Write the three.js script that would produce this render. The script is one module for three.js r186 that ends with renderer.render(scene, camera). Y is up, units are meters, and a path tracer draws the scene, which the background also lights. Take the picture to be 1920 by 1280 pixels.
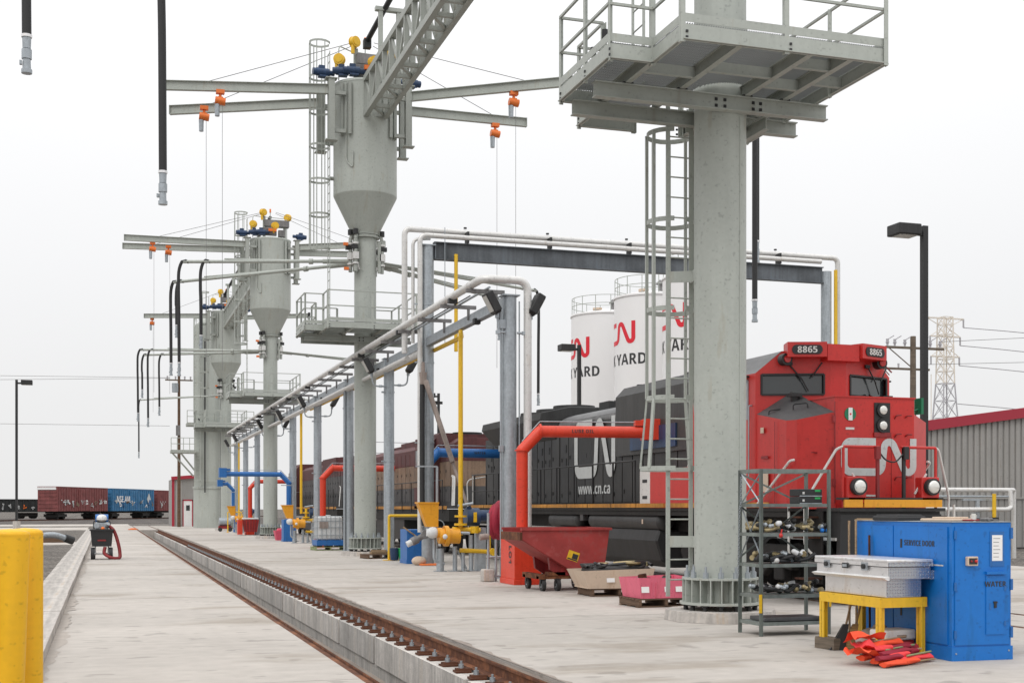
import * as THREE from 'three';
import { mergeGeometries } from 'three/addons/utils/BufferGeometryUtils.js';
import { RoundedBoxGeometry } from 'three/addons/geometries/RoundedBoxGeometry.js';
import { FontLoader } from 'three/addons/loaders/FontLoader.js';
import { TextGeometry } from 'three/addons/geometries/TextGeometry.js';

// World: y up, x across the tracks, -z along the tracks away from the camera; the service pad is y = 0.
const scene = new THREE.Scene();
const YAW = Math.atan(765 / 2390);
const camera = new THREE.PerspectiveCamera(2 * Math.atan(640 / 2390) * 180 / Math.PI, 1.5, 0.1, 6000);
camera.position.set(0, 1.65, 0);
camera.rotation.y = -YAW;
camera.setViewOffset(1920, 1280, 0, -313, 1920, 1280);     // rising front: verticals stay vertical

const renderer = new THREE.WebGLRenderer({ antialias: true });
renderer.toneMapping = THREE.LinearToneMapping;
renderer.toneMappingExposure = 1.0;
renderer.shadowMap.enabled = true;
renderer.shadowMap.type = THREE.PCFSoftShadowMap;

// ---------- seeded noise ----------
function rng(a) { return () => { a = (a + 0x6d2b79f5) | 0; let t = Math.imul(a ^ (a >>> 15), 1 | a); t = (t + Math.imul(t ^ (t >>> 7), 61 | t)) ^ t; return ((t ^ (t >>> 14)) >>> 0) / 4294967296; }; }
const rnd = rng(11), R = (a, b) => a + (b - a) * rnd();
function lattice(seed) { const r = rng(seed), t = new Float32Array(65536); for (let i = 0; i < 65536; i++) t[i] = r(); return t; }
const LT = lattice(5);
function vn(x, y, px, py, o = 0) {                           // value noise, periodic with px, py
  const ix = Math.floor(x), iy = Math.floor(y), fx = x - ix, fy = y - iy, s = fx * fx * (3 - 2 * fx), t = fy * fy * (3 - 2 * fy);
  const h = (a, b) => LT[((((a % px) + px) % px) * 251 + (((b % py) + py) % py) * 977 + o * 7919) & 65535];
  const a = h(ix, iy), b = h(ix + 1, iy), c = h(ix, iy + 1), d = h(ix + 1, iy + 1);
  return (a + (b - a) * s) + ((c + (d - c) * s) - (a + (b - a) * s)) * t;
}
function fbm(u, v, px, py, oct, o = 0) { let s = 0, a = .5, n = 0; for (let i = 0; i < oct; i++) { s += a * vn(u * px, v * py, px, py, o + i); n += a; a *= .55; px *= 2; py *= 2; } return s / n; }

// ---------- sky: an even bright overcast, a little brighter overhead ----------
{
  const W = 512, H = 256, d = new Float32Array(W * H * 4);
  for (let j = 0; j < H; j++) for (let i = 0; i < W; i++) {
    const e = ((j + .5) / H - .5) * Math.PI, se = Math.max(0, Math.sin(e)), k = (j * W + i) * 4;
    const n = fbm(i / W, j / H, 10, 7, 4, 3) - .5, w = Math.min(1, se * 6);
    const L = (.82 + .50 * se + .64 * se * se) * (1 + n * (.05 + .07 * w));
    const b = .5 + n;                                        // thicker cloud is a touch bluer
    d[k] = L * (1.0 - .022 * w * (1 - b)); d[k + 1] = L * (.998 - .004 * w); d[k + 2] = L * (.992 + .014 * w); d[k + 3] = 1;
  }
  const t = new THREE.DataTexture(d, W, H, THREE.RGBAFormat, THREE.FloatType);
  t.mapping = THREE.EquirectangularReflectionMapping; t.magFilter = THREE.LinearFilter; t.minFilter = THREE.LinearFilter; t.wrapS = THREE.RepeatWrapping; t.needsUpdate = true;
  scene.background = t; scene.environment = t;
}
const sun = new THREE.DirectionalLight(new THREE.Color(1, .97, .93), .75);   // sun behind the cloud: very soft
sun.position.set(-38, 75, 12); sun.target.position.set(8, 0, -30); sun.castShadow = true; sun.shadow.radius = 45;
Object.assign(sun.shadow.camera, { left: -70, right: 70, top: 70, bottom: -70, near: 1, far: 260 }); sun.shadow.mapSize.set(4096, 4096);
scene.add(sun, sun.target);

// ---------- textures (tones that multiply the paint colour; uv in metres) ----------
function tex(size, metres, fn, srgb = true) {
  const d = new Uint8Array(size * size * 4);
  for (let j = 0; j < size; j++) for (let i = 0; i < size; i++) { const c = fn(i / size, j / size), k = (j * size + i) * 4; const [r, g, b] = Array.isArray(c) ? c : [c, c, c]; d[k] = Math.max(0, Math.min(255, r * 255)); d[k + 1] = Math.max(0, Math.min(255, g * 255)); d[k + 2] = Math.max(0, Math.min(255, b * 255)); d[k + 3] = 255; }
  const t = new THREE.DataTexture(d, size, size); t.wrapS = t.wrapT = THREE.RepeatWrapping; t.magFilter = THREE.LinearFilter; t.minFilter = THREE.LinearMipmapLinearFilter; t.generateMipmaps = true;
  if (srgb) t.colorSpace = THREE.SRGBColorSpace; t.repeat.set(1 / metres, 1 / metres); t.needsUpdate = true; return t;
}
const sm = THREE.MathUtils.smoothstep, mix = (a, b, t) => a + (b - a) * t, mix3 = (a, b, t) => a.map((v, i) => mix(v, b[i], t));
const T = {
  conc: tex(1024, 14, (u, v) => {                            // brushed concrete: trowel marks across the pad, tyre dirt, oil spots
    const g = fbm(u, v, 90, 90, 3, 1), br = fbm(u, v, 6, 150, 3, 40), bl = fbm(u, v, 5, 7, 5, 9), sp = fbm(u, v, 40, 60, 3, 21);
    let t = .94 + (g - .5) * .07 + (br - .5) * .055 + (bl - .5) * .11;
    const dirt = sm(fbm(u, v, 7, 18, 5, 60), .56, .78), oil = sm(sp, .70, .80) * .6;
    t -= dirt * .10 + oil * .17;
    return [t, t - .008 - dirt * .012, t - .02 - dirt * .03];
  }),
  paint: tex(512, 4, (u, v) => { const s = fbm(u, v, 48, 4, 4, 2), b = fbm(u, v, 6, 6, 4, 12), f = fbm(u, v, 90, 90, 2, 33); const t = .96 + (s - .5) * .05 + (b - .5) * .06 + (f - .5) * .04 - sm(fbm(u, v, 110, 110, 2, 66), .74, .84) * .10; const r = sm(fbm(u, v, 40, 7, 4, 44), .68, .82) * .06; return [t - r * .6, t - r * .9, t - r * 1.2]; }),
  grime: tex(512, 3, (u, v) => { const s = fbm(u, v, 40, 3, 4, 5), b = fbm(u, v, 5, 5, 5, 15), f = fbm(u, v, 80, 80, 2, 35); const t = .90 + (s - .5) * .26 + (b - .5) * .34 + (f - .5) * .10; return [t, t * .985, t * .965]; }),
  chip: tex(512, 2.4, (u, v) => { const b = fbm(u, v, 6, 6, 5, 71), f = fbm(u, v, 26, 26, 4, 75); let c = .84 + (b - .5) * .34; const w = sm(f + (b - .5) * .4, .50, .78); return mix3([c, c * .94, c * .94], [.84, 1, 1], w * .8); }),
  galv: (() => {
    const r = rng(77), n = 900, pts = []; for (let i = 0; i < n; i++) pts.push([r(), r(), r()]);
    const cell = 24, grid = Array.from({ length: cell * cell }, () => []); pts.forEach((p) => grid[Math.floor(p[0] * cell) + cell * Math.floor(p[1] * cell)].push(p));
    return tex(512, 1.3, (u, v) => { let bd = 9, bt = 0; const ci = Math.floor(u * cell), cj = Math.floor(v * cell); for (let a = -1; a < 2; a++) for (let b = -1; b < 2; b++) for (const p of grid[((ci + a + cell) % cell) + cell * ((cj + b + cell) % cell)]) { let dx = Math.abs(p[0] - u), dy = Math.abs(p[1] - v); dx = Math.min(dx, 1 - dx); dy = Math.min(dy, 1 - dy); const q = dx * dx + dy * dy; if (q < bd) { bd = q; bt = p[2]; } } const s = fbm(u, v, 24, 3, 3, 8); const t = .88 + bt * .07 + (s - .5) * .16; return [t * .985, t, t * 1.01]; });
  })(),
  rust: tex(512, 1.6, (u, v) => { const a = fbm(u, v, 7, 7, 5, 50), b = fbm(u, v, 40, 40, 3, 55); const t = a * .7 + b * .3; return mix3([.36, .215, .14], [.58, .38, .255], sm(t, .3, .7)); }),
  gravel: tex(1024, 7, (u, v) => { const a = fbm(u, v, 150, 150, 2, 80), b = fbm(u, v, 9, 9, 4, 85); const t = .62 + (a - .5) * .95 + (b - .5) * .4; return [t, t * .98, t * .95]; }),
  wall: tex(512, 3.2, (u, v) => { const s = fbm(u, v, 44, 2, 4, 90), b = fbm(u, v, 12, 8, 4, 95), f = fbm(u, v, 90, 90, 2, 96); let t = .92 + (s - .5) * .36 + (b - .5) * .16 + (f - .5) * .1; const d = sm(s, .62, .8); return [t - d * .05, t - d * .09, t - d * .14]; }),
  wood: tex(512, 1, (u, v) => { const s = fbm(u, v, 3, 60, 4, 101), b = fbm(u, v, 5, 5, 3, 105); const t = .86 + (s - .5) * .4 + (b - .5) * .2; return [t, t * .97, t * .93]; }),
  bump: tex(256, .35, (u, v) => fbm(u, v, 40, 40, 3, 120), false),
  orange: tex(256, 1.2, (u, v) => fbm(u, v, 12, 12, 4, 130), false),
};
const MATS = [];
function mt(r, g, b, o = {}) {
  const m = new THREE[o.phys ? 'MeshPhysicalMaterial' : 'MeshStandardMaterial']({ roughness: o.rough ?? .6, metalness: o.metal ?? 0 });
  m.color.setRGB(r, g, b);
  if (o.map) m.map = T[o.map];
  if (o.bump) { m.bumpMap = T[o.bumpMap ?? 'bump']; m.bumpScale = o.bump; }
  if (o.coat) { m.clearcoat = o.coat; m.clearcoatRoughness = .25; }
  if (o.double) m.side = THREE.DoubleSide;
  return m;
}
const M = {
  conc: mt(.515, .482, .45, { map: 'conc', rough: .92, bump: .004 }), conc2: mt(.53, .497, .465, { map: 'conc', rough: .92, bump: .004 }), conc3: mt(.49, .46, .43, { map: 'conc', rough: .92, bump: .004 }),
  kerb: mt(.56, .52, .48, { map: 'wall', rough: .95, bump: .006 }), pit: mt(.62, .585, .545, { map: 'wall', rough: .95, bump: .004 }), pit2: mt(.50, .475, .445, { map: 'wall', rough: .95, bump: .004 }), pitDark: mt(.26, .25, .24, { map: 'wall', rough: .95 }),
  gravel: mt(.31, .285, .265, { map: 'gravel', rough: 1, bump: .03, bumpMap: 'orange' }), ballast: mt(.20, .175, .165, { map: 'gravel', rough: 1 }), joint: mt(.12, .11, .10, { rough: 1 }),
  steel: mt(.435, .46, .42, { map: 'paint', rough: .5 }), steelD: mt(.385, .405, .37, { map: 'paint', rough: .55 }), grat: mt(.24, .25, .245, { rough: .5, metal: .3 }),
  galv: mt(.46, .485, .505, { map: 'galv', rough: .42, metal: .45 }), alu: mt(.86, .85, .85, { map: 'paint', rough: .34, metal: .7 }), insul: mt(.72, .71, .69, { map: 'paint', rough: .42, metal: .25 }),
  beam: mt(.13, .15, .175, { map: 'grime', rough: .6 }), dark: mt(.028, .029, .031, { map: 'grime', rough: .55 }), black: mt(.018, .018, .019, { rough: .5 }), rubber: mt(.022, .022, .023, { rough: .62 }),
  rust: mt(.74, .68, .60, { map: 'rust', rough: .9 }), railTop: mt(.20, .155, .12, { map: 'grime', rough: .45, metal: .35 }), rustD: mt(.30, .24, .20, { map: 'rust', rough: .92 }),
  yellow: mt(.86, .47, .004, { map: 'paint', rough: .5 }), yellowP: mt(.82, .50, .02, { map: 'paint', rough: .45 }), orange: mt(.72, .055, .022, { map: 'paint', rough: .42 }), hoist: mt(.75, .17, .025, { rough: .45 }), amber: mt(.80, .36, .02, { map: 'paint', rough: .45 }),
  blue: mt(.003, .165, .56, { map: 'paint', rough: .42 }), blue2: mt(.02, .14, .42, { map: 'paint', rough: .45 }), navy: mt(.02, .055, .14, { map: 'grime', rough: .45 }),
  red: mt(.58, .028, .023, { map: 'paint', rough: .38 }), redD: mt(.30, .022, .025, { map: 'grime', rough: .5 }), hopper: mt(.50, .066, .06, { map: 'chip', rough: .6 }), trim: mt(.36, .02, .04, { rough: .5 }),
  loco: mt(.034, .035, .036, { map: 'grime', rough: .48 }), locoR: mt(.05, .051, .052, { map: 'grime', rough: .5 }), under: mt(.02, .019, .018, { map: 'grime', rough: .8 }), roof: mt(.17, .175, .185, { map: 'grime', rough: .5 }), mark: mt(.60, .62, .61, { map: 'paint', rough: .5 }), markW: mt(.72, .71, .68, { map: 'paint', rough: .5 }),
  sill: mt(.58, .26, .03, { map: 'grime', rough: .55 }), maroon: mt(.115, .032, .034, { map: 'grime', rough: .6 }), tan: mt(.27, .185, .13, { map: 'grime', rough: .65 }), lgrey: mt(.085, .085, .09, { map: 'grime', rough: .6 }),
  white: mt(.78, .775, .76, { map: 'paint', rough: .4 }), tank: mt(.80, .79, .785, { rough: .45 }), logo: mt(.68, .012, .03, { rough: .45 }), text: mt(.03, .03, .032, { rough: .5 }),
  siding: mt(.36, .345, .325, { map: 'paint', rough: .55 }), siding2: mt(.30, .29, .275, { map: 'paint', rough: .55 }), boxRed: mt(.25, .075, .075, { map: 'grime', rough: .75 }), boxBlue: mt(.04, .20, .42, { map: 'grime', rough: .6 }), boxDark: mt(.03, .035, .036, { map: 'grime', rough: .7 }),
  wood: mt(.42, .31, .20, { map: 'wood', rough: .85 }), woodD: mt(.17, .11, .075, { map: 'wood', rough: .9 }), pole: mt(.20, .17, .14, { map: 'wood', rough: .95 }), card: mt(.66, .52, .40, { map: 'paint', rough: .85 }), straw: mt(.45, .30, .14, { map: 'wood', rough: .95 }),
  pink: mt(.72, .10, .17, { map: 'paint', rough: .7 }), crimson: mt(.42, .015, .05, { map: 'grime', rough: .7 }), green: mt(.02, .36, .09, { rough: .45 }), flag: mt(.88, .085, .025, { map: 'paint', rough: .75 }), flag2: mt(.85, .055, .06, { map: 'paint', rough: .75 }), maroonF: mt(.26, .012, .03, { rough: .8 }),
  brass: mt(.42, .35, .20, { map: 'grime', rough: .45, metal: .5 }), plastic: mt(.70, .71, .71, { map: 'paint', rough: .5 }), glass: mt(.018, .024, .026, { rough: .06, phys: true, coat: 1 }), lens: mt(.75, .74, .70, { rough: .12, metal: .4 }), redLens: mt(.45, .02, .02, { rough: .2 }), lampGlass: mt(.5, .5, .47, { rough: .2 }),
  palletG: mt(.36, .44, .24, { map: 'wood', rough: .85 }), paper: mt(.80, .79, .78, { rough: .8 }), lattice: mt(.72, .66, .58, { rough: .7 }), latticeG: mt(.42, .41, .43, { rough: .7 }), grey: mt(.22, .22, .23, { map: 'grime', rough: .6 }), shelf: mt(.21, .245, .235, { map: 'grime', rough: .5, metal: .2 }), greenE: mt(.01, .17, .08, { rough: .5 }), rag: mt(.36, .31, .29, { map: 'grime', rough: .95 }),
};

// ---------- geometry helpers ----------
const V = (x, y, z) => new THREE.Vector3(x, y, z), UP = V(0, 1, 0);
function strip(g) { if (g.index) g = g.toNonIndexed(); for (const k of Object.keys(g.attributes)) if (k !== 'position' && k !== 'normal') g.deleteAttribute(k); g.morphAttributes = {}; g.clearGroups(); return g; }
function box(w, h, d, x = 0, y = 0, z = 0, ry = 0, rx = 0, rz = 0) { const g = strip(new THREE.BoxGeometry(w, h, d)); if (rx || ry || rz) g.applyMatrix4(new THREE.Matrix4().makeRotationFromEuler(new THREE.Euler(rx, ry, rz, 'YXZ'))); return g.translate(x, y, z); }
function bb(x0, x1, y0, y1, z0, z1) { return box(Math.abs(x1 - x0), Math.abs(y1 - y0), Math.abs(z1 - z0), (x0 + x1) / 2, (y0 + y1) / 2, (z0 + z1) / 2); }
function rbox(w, h, d, r, x = 0, y = 0, z = 0, ry = 0, rx = 0, rz = 0) { const g = strip(new RoundedBoxGeometry(w, h, d, 2, r)); if (rx || ry || rz) g.applyMatrix4(new THREE.Matrix4().makeRotationFromEuler(new THREE.Euler(rx, ry, rz, 'YXZ'))); return g.translate(x, y, z); }
function cyl(r0, r1, h, x = 0, y = 0, z = 0, seg = 20, open = false) { return strip(new THREE.CylinderGeometry(r1, r0, h, seg, 1, open)).translate(x, y + h / 2, z); }
function sph(r, x, y, z, sx = 1, sy = 1, sz = 1, a = 12, b = 8) { return strip(new THREE.SphereGeometry(r, a, b).scale(sx, sy, sz)).translate(x, y, z); }
function basis(a, b) { const d = b.clone().sub(a).normalize(); let s = V(0, 0, 0).crossVectors(UP, d); if (s.lengthSq() < 1e-6) s = V(1, 0, 0); s.normalize(); const u = V(0, 0, 0).crossVectors(d, s); return new THREE.Matrix4().makeBasis(s, u, d).setPosition(a.clone().add(b).multiplyScalar(.5)); }
function bar(a, b, w, h) { return strip(new THREE.BoxGeometry(w, h, a.distanceTo(b))).applyMatrix4(basis(a, b)); }
function rod(a, b, r, seg = 8, r2 = r) { return strip(new THREE.CylinderGeometry(r2, r, a.distanceTo(b), seg).rotateX(Math.PI / 2)).applyMatrix4(basis(a, b)); }
function ibeam(a, b, h, w, t = .018) { const L = a.distanceTo(b), m = basis(a, b); return [[w, t, 0, h / 2 - t / 2], [w, t, 0, -h / 2 + t / 2], [t, h - 2 * t, 0, 0]].map(([bw, bh, x, y]) => strip(new THREE.BoxGeometry(bw, bh, L)).translate(x, y, 0).applyMatrix4(m)); }
function curveOf(pts, f) {                                   // polyline with rounded corners
  const c = new THREE.CurvePath(); let p = pts[0];
  for (let i = 1; i < pts.length - 1; i++) { const q = pts[i], n = pts[i + 1], k = Math.min(f, q.distanceTo(p) * .5, q.distanceTo(n) * .5), a = q.clone().add(p.clone().sub(q).setLength(k)), b = q.clone().add(n.clone().sub(q).setLength(k)); if (a.distanceTo(p) > 1e-4) c.add(new THREE.LineCurve3(p, a)); c.add(new THREE.QuadraticBezierCurve3(a, q, b)); p = b; }
  c.add(new THREE.LineCurve3(p, pts[pts.length - 1])); return c;
}
function sweep(P, r, seg) {                                   // round tube through explicit points
  const n = P.length, T0 = P.map((p, i) => P[Math.min(n - 1, i + 1)].clone().sub(P[Math.max(0, i - 1)]).normalize()), rings = [];
  let s = V(0, 0, 0).crossVectors(Math.abs(T0[0].y) > .9 ? V(1, 0, 0) : UP, T0[0]).normalize();
  for (let i = 0; i < n; i++) { s = s.clone().addScaledVector(T0[i], -s.dot(T0[i])).normalize(); const u = V(0, 0, 0).crossVectors(T0[i], s); rings.push(Array.from({ length: seg + 1 }, (_, k) => { const a = k / seg * 2 * Math.PI, d = s.clone().multiplyScalar(Math.cos(a)).addScaledVector(u, Math.sin(a)); return [P[i].clone().addScaledVector(d, r), d]; })); }
  const p = [], m = [], add = ([q, d]) => { p.push(q.x, q.y, q.z); m.push(d.x, d.y, d.z); };
  for (let i = 0; i < n - 1; i++) for (let k = 0; k < seg; k++) { const a = rings[i][k], b = rings[i][k + 1], c = rings[i + 1][k + 1], d = rings[i + 1][k]; [a, b, c, a, c, d].forEach(add); }
  const g = new THREE.BufferGeometry(); g.setAttribute('position', new THREE.Float32BufferAttribute(p, 3)); g.setAttribute('normal', new THREE.Float32BufferAttribute(m, 3)); return g;
}
function pipe(pts, r, f = .2, seg = 10) { const c = curveOf(pts, f), P = []; for (const q of c.curves) { const k = q.isLineCurve3 ? 1 : 8; for (let i = P.length ? 1 : 0; i <= k; i++) P.push(q.getPoint(i / k)); } return [sweep(P, r, seg), rod(P[0], P[0].clone().lerp(P[1], 1e-3), r, seg), rod(P[P.length - 1].clone().lerp(P[P.length - 2], 1e-3), P[P.length - 1], r, seg)]; }
function spline(pts, r, n = 24, seg = 8) { return strip(new THREE.TubeGeometry(new THREE.CatmullRomCurve3(pts), n, r, seg, false)); }
function lathe(prof, x = 0, y = 0, z = 0, seg = 32) { return strip(new THREE.LatheGeometry(prof.map(([a, b]) => new THREE.Vector2(a, b)), seg)).translate(x, y, z); }
function shape(pts) { const s = new THREE.Shape(); pts.forEach(([x, y], i) => (i ? s.lineTo(x, y) : s.moveTo(x, y))); s.closePath(); return s; }
function ext(pts, depth, bevel = 0) { return strip(new THREE.ExtrudeGeometry(shape(pts), { depth, bevelEnabled: bevel > 0, bevelSize: bevel, bevelThickness: bevel, bevelSegments: 1, bevelOffset: -bevel, steps: 1 })); }
function polys(list) {                                       // flat convex polygons from points, counter-clockwise from outside
  const p = [], n = []; for (const f of list) { const N = V(0, 0, 0).crossVectors(f[1].clone().sub(f[0]), f[2].clone().sub(f[0])).normalize(); for (let i = 1; i < f.length - 1; i++) for (const q of [f[0], f[i], f[i + 1]]) { p.push(q.x, q.y, q.z); n.push(N.x, N.y, N.z); } }
  const g = new THREE.BufferGeometry(); g.setAttribute('position', new THREE.Float32BufferAttribute(p, 3)); g.setAttribute('normal', new THREE.Float32BufferAttribute(n, 3)); return g;
}
function frus(a, b) { const [a0, a1, a2, a3] = a, [b0, b1, b2, b3] = b; return polys([[a3, a2, a1, a0], [b0, b1, b2, b3], [a0, a1, b1, b0], [a1, a2, b2, b1], [a2, a3, b3, b2], [a3, a0, b0, b3]]); }   // hexahedron: a bottom ring, b top ring (ccw from above)
function ring(r, t, y, seg = 20, a0 = 0, a1 = Math.PI * 2, h = .05, x = 0, z = 0) { const out = []; for (let i = 0; i < seg; i++) { const p = a0 + (a1 - a0) * i / seg, q = a0 + (a1 - a0) * (i + 1) / seg; out.push(bar(V(x + r * Math.cos(p), y, z + r * Math.sin(p)), V(x + r * Math.cos(q), y, z + r * Math.sin(q)), t, h)); } return out; }
function place(g, x, y, z, ry = 0, rx = 0, rz = 0) { const m = new THREE.Matrix4().makeRotationFromEuler(new THREE.Euler(rx, ry, rz, 'YXZ')).setPosition(x, y, z); for (const q of [g].flat(9)) q.applyMatrix4(m); return g; }
function uvMetres(g) {
  const p = g.attributes.position, n = g.attributes.normal, uv = new Float32Array(p.count * 2);
  for (let i = 0; i < p.count; i += 3) {
    let X = 0, Y = 0, Z = 0; for (let k = 0; k < 3; k++) { X += n.getX(i + k); Y += n.getY(i + k); Z += n.getZ(i + k); } X = Math.abs(X); Y = Math.abs(Y); Z = Math.abs(Z);
    for (let k = 0; k < 3; k++) { const j = i + k, x = p.getX(j), y = p.getY(j), z = p.getZ(j); uv[j * 2] = Y >= X && Y >= Z ? x : (X > Z ? z : x); uv[j * 2 + 1] = Y >= X && Y >= Z ? z : y; }
  }
  g.setAttribute('uv', new THREE.BufferAttribute(uv, 2)); return g;
}
const geo = (list) => { const a = [list].flat(9); return uvMetres(a.length > 1 ? mergeGeometries(a) : a[0]); };
const taken = {};
function numbered(n) { const k = taken[n] = (taken[n] ?? -1) + 1; return k ? `${n}_${String(k).padStart(3, '0')}` : n; }
function obj(name, list, mat, parent) { const m = new THREE.Mesh(list.isBufferGeometry && list.attributes.uv ? list : geo(list), mat); m.name = parent ? name : numbered(name); m.castShadow = m.receiveShadow = true; (parent ?? scene).add(m); return m; }
function part(name, parent) { const g = new THREE.Group(); g.name = name; parent.add(g); return g; }
function tag(o, label, category, group) { o.userData.label = label; o.userData.category = category; if (group) o.userData.group = group; return o; }
function thing(name, label, category, x = 0, y = 0, s = 0, ry = 0, group) { const g = new THREE.Group(); g.name = numbered(name); g.position.set(x, y, -s); g.rotation.y = ry; scene.add(g); return tag(g, label, category, group); }
function struct(name, list, mat) { const o = obj(name, list, mat); o.userData.kind = 'structure'; return o; }
const font = await new FontLoader().loadAsync('fonts/droid/droid_sans_bold.typeface.json');
function text(str, h, wide = 1, depth = .006) { const g = new TextGeometry(str, { font, size: h, depth, curveSegments: 3, bevelEnabled: false }); g.computeBoundingBox(); g.translate(-(g.boundingBox.min.x + g.boundingBox.max.x) / 2, 0, 0); g.scale(wide, 1, 1); return strip(g); }
function ribbon(pts, w, depth = .006) {                      // flat stroked line in the xy plane
  const L = [], Rr = [], n = pts.length;
  for (let i = 0; i < n; i++) { const a = pts[Math.max(0, i - 1)], b = pts[Math.min(n - 1, i + 1)], dx = b[0] - a[0], dy = b[1] - a[1], l = Math.hypot(dx, dy) || 1; L.push([pts[i][0] - dy / l * w / 2, pts[i][1] + dx / l * w / 2]); Rr.push([pts[i][0] + dy / l * w / 2, pts[i][1] - dx / l * w / 2]); }
  const out = []; for (let i = 0; i < n - 1; i++) out.push([Rr[i], Rr[i + 1], L[i + 1], L[i]].map(([x, y]) => V(x, y, depth))); return polys(out);
}
function wormLogo(h) {                                       // the railway's one-line C and N: width 2.4 h
  const t = h * .2, p = [], arc = (cx, cy, r, a0, a1, n = 8) => { for (let i = 0; i <= n; i++) { const a = (a0 + (a1 - a0) * i / n) * Math.PI / 180; p.push([cx + r * Math.cos(a), cy + r * Math.sin(a)]); } };
  const b = t / 2, hh = h - t, r = h * .2;
  p.push([1.06 * h, b + hh]); arc(b + r, b + hh - r, r, 90, 180); arc(b + r, b + r, r, 180, 270);
  arc(1.06 * h, b + r, r, 270, 348); arc(1.06 * h + r * 2.05, b + hh - r * .78, r * .78, 176, 30); arc(2.06 * h, b + r * .78, r * .78, 212, 360); p.push([2.06 * h + r * .78, h]);
  return ribbon(p, t).translate(-1.13 * h, 0, 0);
}
function bend(g, R0, ang) { const p = g.attributes.position, n = g.attributes.normal; for (let i = 0; i < p.count; i++) { const a = ang + p.getX(i) / R0, r = R0 + p.getZ(i), nx = n.getX(i), nz = n.getZ(i); p.setXYZ(i, r * Math.sin(a), p.getY(i), r * Math.cos(a)); n.setXYZ(i, nz * Math.sin(a) + nx * Math.cos(a), n.getY(i), nz * Math.cos(a) - nx * Math.sin(a)); } return g; }
const D2R = Math.PI / 180;

// ================= ground, pads, pit and rails =================
{
  const g = strip(new THREE.PlaneGeometry(5000, 5000, 1, 1).rotateX(-Math.PI / 2));
  struct('ground', [bb(-2500, -.95, -.4, -.06, -2500, 60), bb(25, 2500, -.4, -.06, -2500, 60), bb(-.95, 25, -.4, -.06, -2500, -127)], M.gravel); g.dispose();
  // left pad between kerb and pit: slabs with tooled joints
  const pad = (name, x0, x1, s0, s1, dx, ds) => {
    const grp = new THREE.Group(); grp.name = name; grp.userData.kind = 'structure'; scene.add(grp);
    const ms = [M.conc, M.conc2, M.conc, M.conc3];
    let k = 0; for (let x = x0; x < x1 - .1; x += dx) for (let s = s0; s < s1 - .1; s += ds) {
      const w = Math.min(dx, x1 - x), l = Math.min(ds, s1 - s), h = R(-.003, .003);
      obj('slab', [bb(x + .002, x + w - .002, -.16, h, -s - .004, -s - l + .004)], ms[Math.floor(rnd() * 4)], grp); k++;
    }
    obj('bedding', [bb(x0, x1, -.3, -.155, -s0, -s1)], M.pit2, grp);
    return grp;
  };
  pad('left_pad', -.62, 2.36, 0, 126, 3, 6.1);
  pad('right_pad', 4.14, 12.0, 0, 127, 7.86, 6.1);
  pad('loco_pad', 12.0, 25, 0, 127, 13, 9);
  // raised kerb strip with a weathered face
  const kb = new THREE.Group(); kb.name = 'kerb'; kb.userData.kind = 'structure'; scene.add(kb);
  for (let s = 0; s < 100; s += 4) obj('kerb_stone', [bb(-1.22 + R(-.006, .006), -.62 + R(-.006, .006), -.3, .13 + R(-.004, .004), -s - .008, -s - 3.992)], M.kerb, kb);
  // service pit between the rails
  const pit = new THREE.Group(); pit.name = 'service_pit'; pit.userData.kind = 'structure'; scene.add(pit);
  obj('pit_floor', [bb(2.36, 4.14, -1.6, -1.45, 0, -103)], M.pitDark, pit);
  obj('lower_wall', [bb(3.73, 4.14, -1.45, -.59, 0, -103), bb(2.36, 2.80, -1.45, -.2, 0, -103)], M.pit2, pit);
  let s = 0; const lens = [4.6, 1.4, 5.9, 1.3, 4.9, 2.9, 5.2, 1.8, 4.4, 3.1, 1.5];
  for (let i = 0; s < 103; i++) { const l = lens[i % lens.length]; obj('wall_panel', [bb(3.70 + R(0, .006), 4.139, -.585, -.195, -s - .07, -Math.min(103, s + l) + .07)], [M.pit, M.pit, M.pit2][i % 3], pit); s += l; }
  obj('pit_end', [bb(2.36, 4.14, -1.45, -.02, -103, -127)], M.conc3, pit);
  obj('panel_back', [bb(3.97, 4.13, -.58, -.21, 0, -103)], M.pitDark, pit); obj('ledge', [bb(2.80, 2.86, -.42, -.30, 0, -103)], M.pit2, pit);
}
function railGeo(x, s0, s1, y = 0) {                          // a rail with foot, web and head, its top at y
  const p = [[-.07, -.17], [.07, -.17], [.07, -.158], [.012, -.14], [.012, -.045], [.035, -.035], [.035, -.006], [.028, 0], [-.028, 0], [-.035, -.006], [-.035, -.035], [-.012, -.045], [-.012, -.14], [-.07, -.158]];
  return place(ext(p, s1 - s0), x, y, -s1);
}
function makeRail(x, s0, s1, y, label) {
  const t = thing('rail', label, 'rail', x, 0, 0, 0, 'rails of the service tracks');
  obj('rail_section', [railGeo(0, s0, s1, y)], M.rust, t);
  obj('running_surface', [bb(-.027, .027, y + .0015, y + .004, -s0, -s1)], M.railTop, t);
  return t;
}
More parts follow.
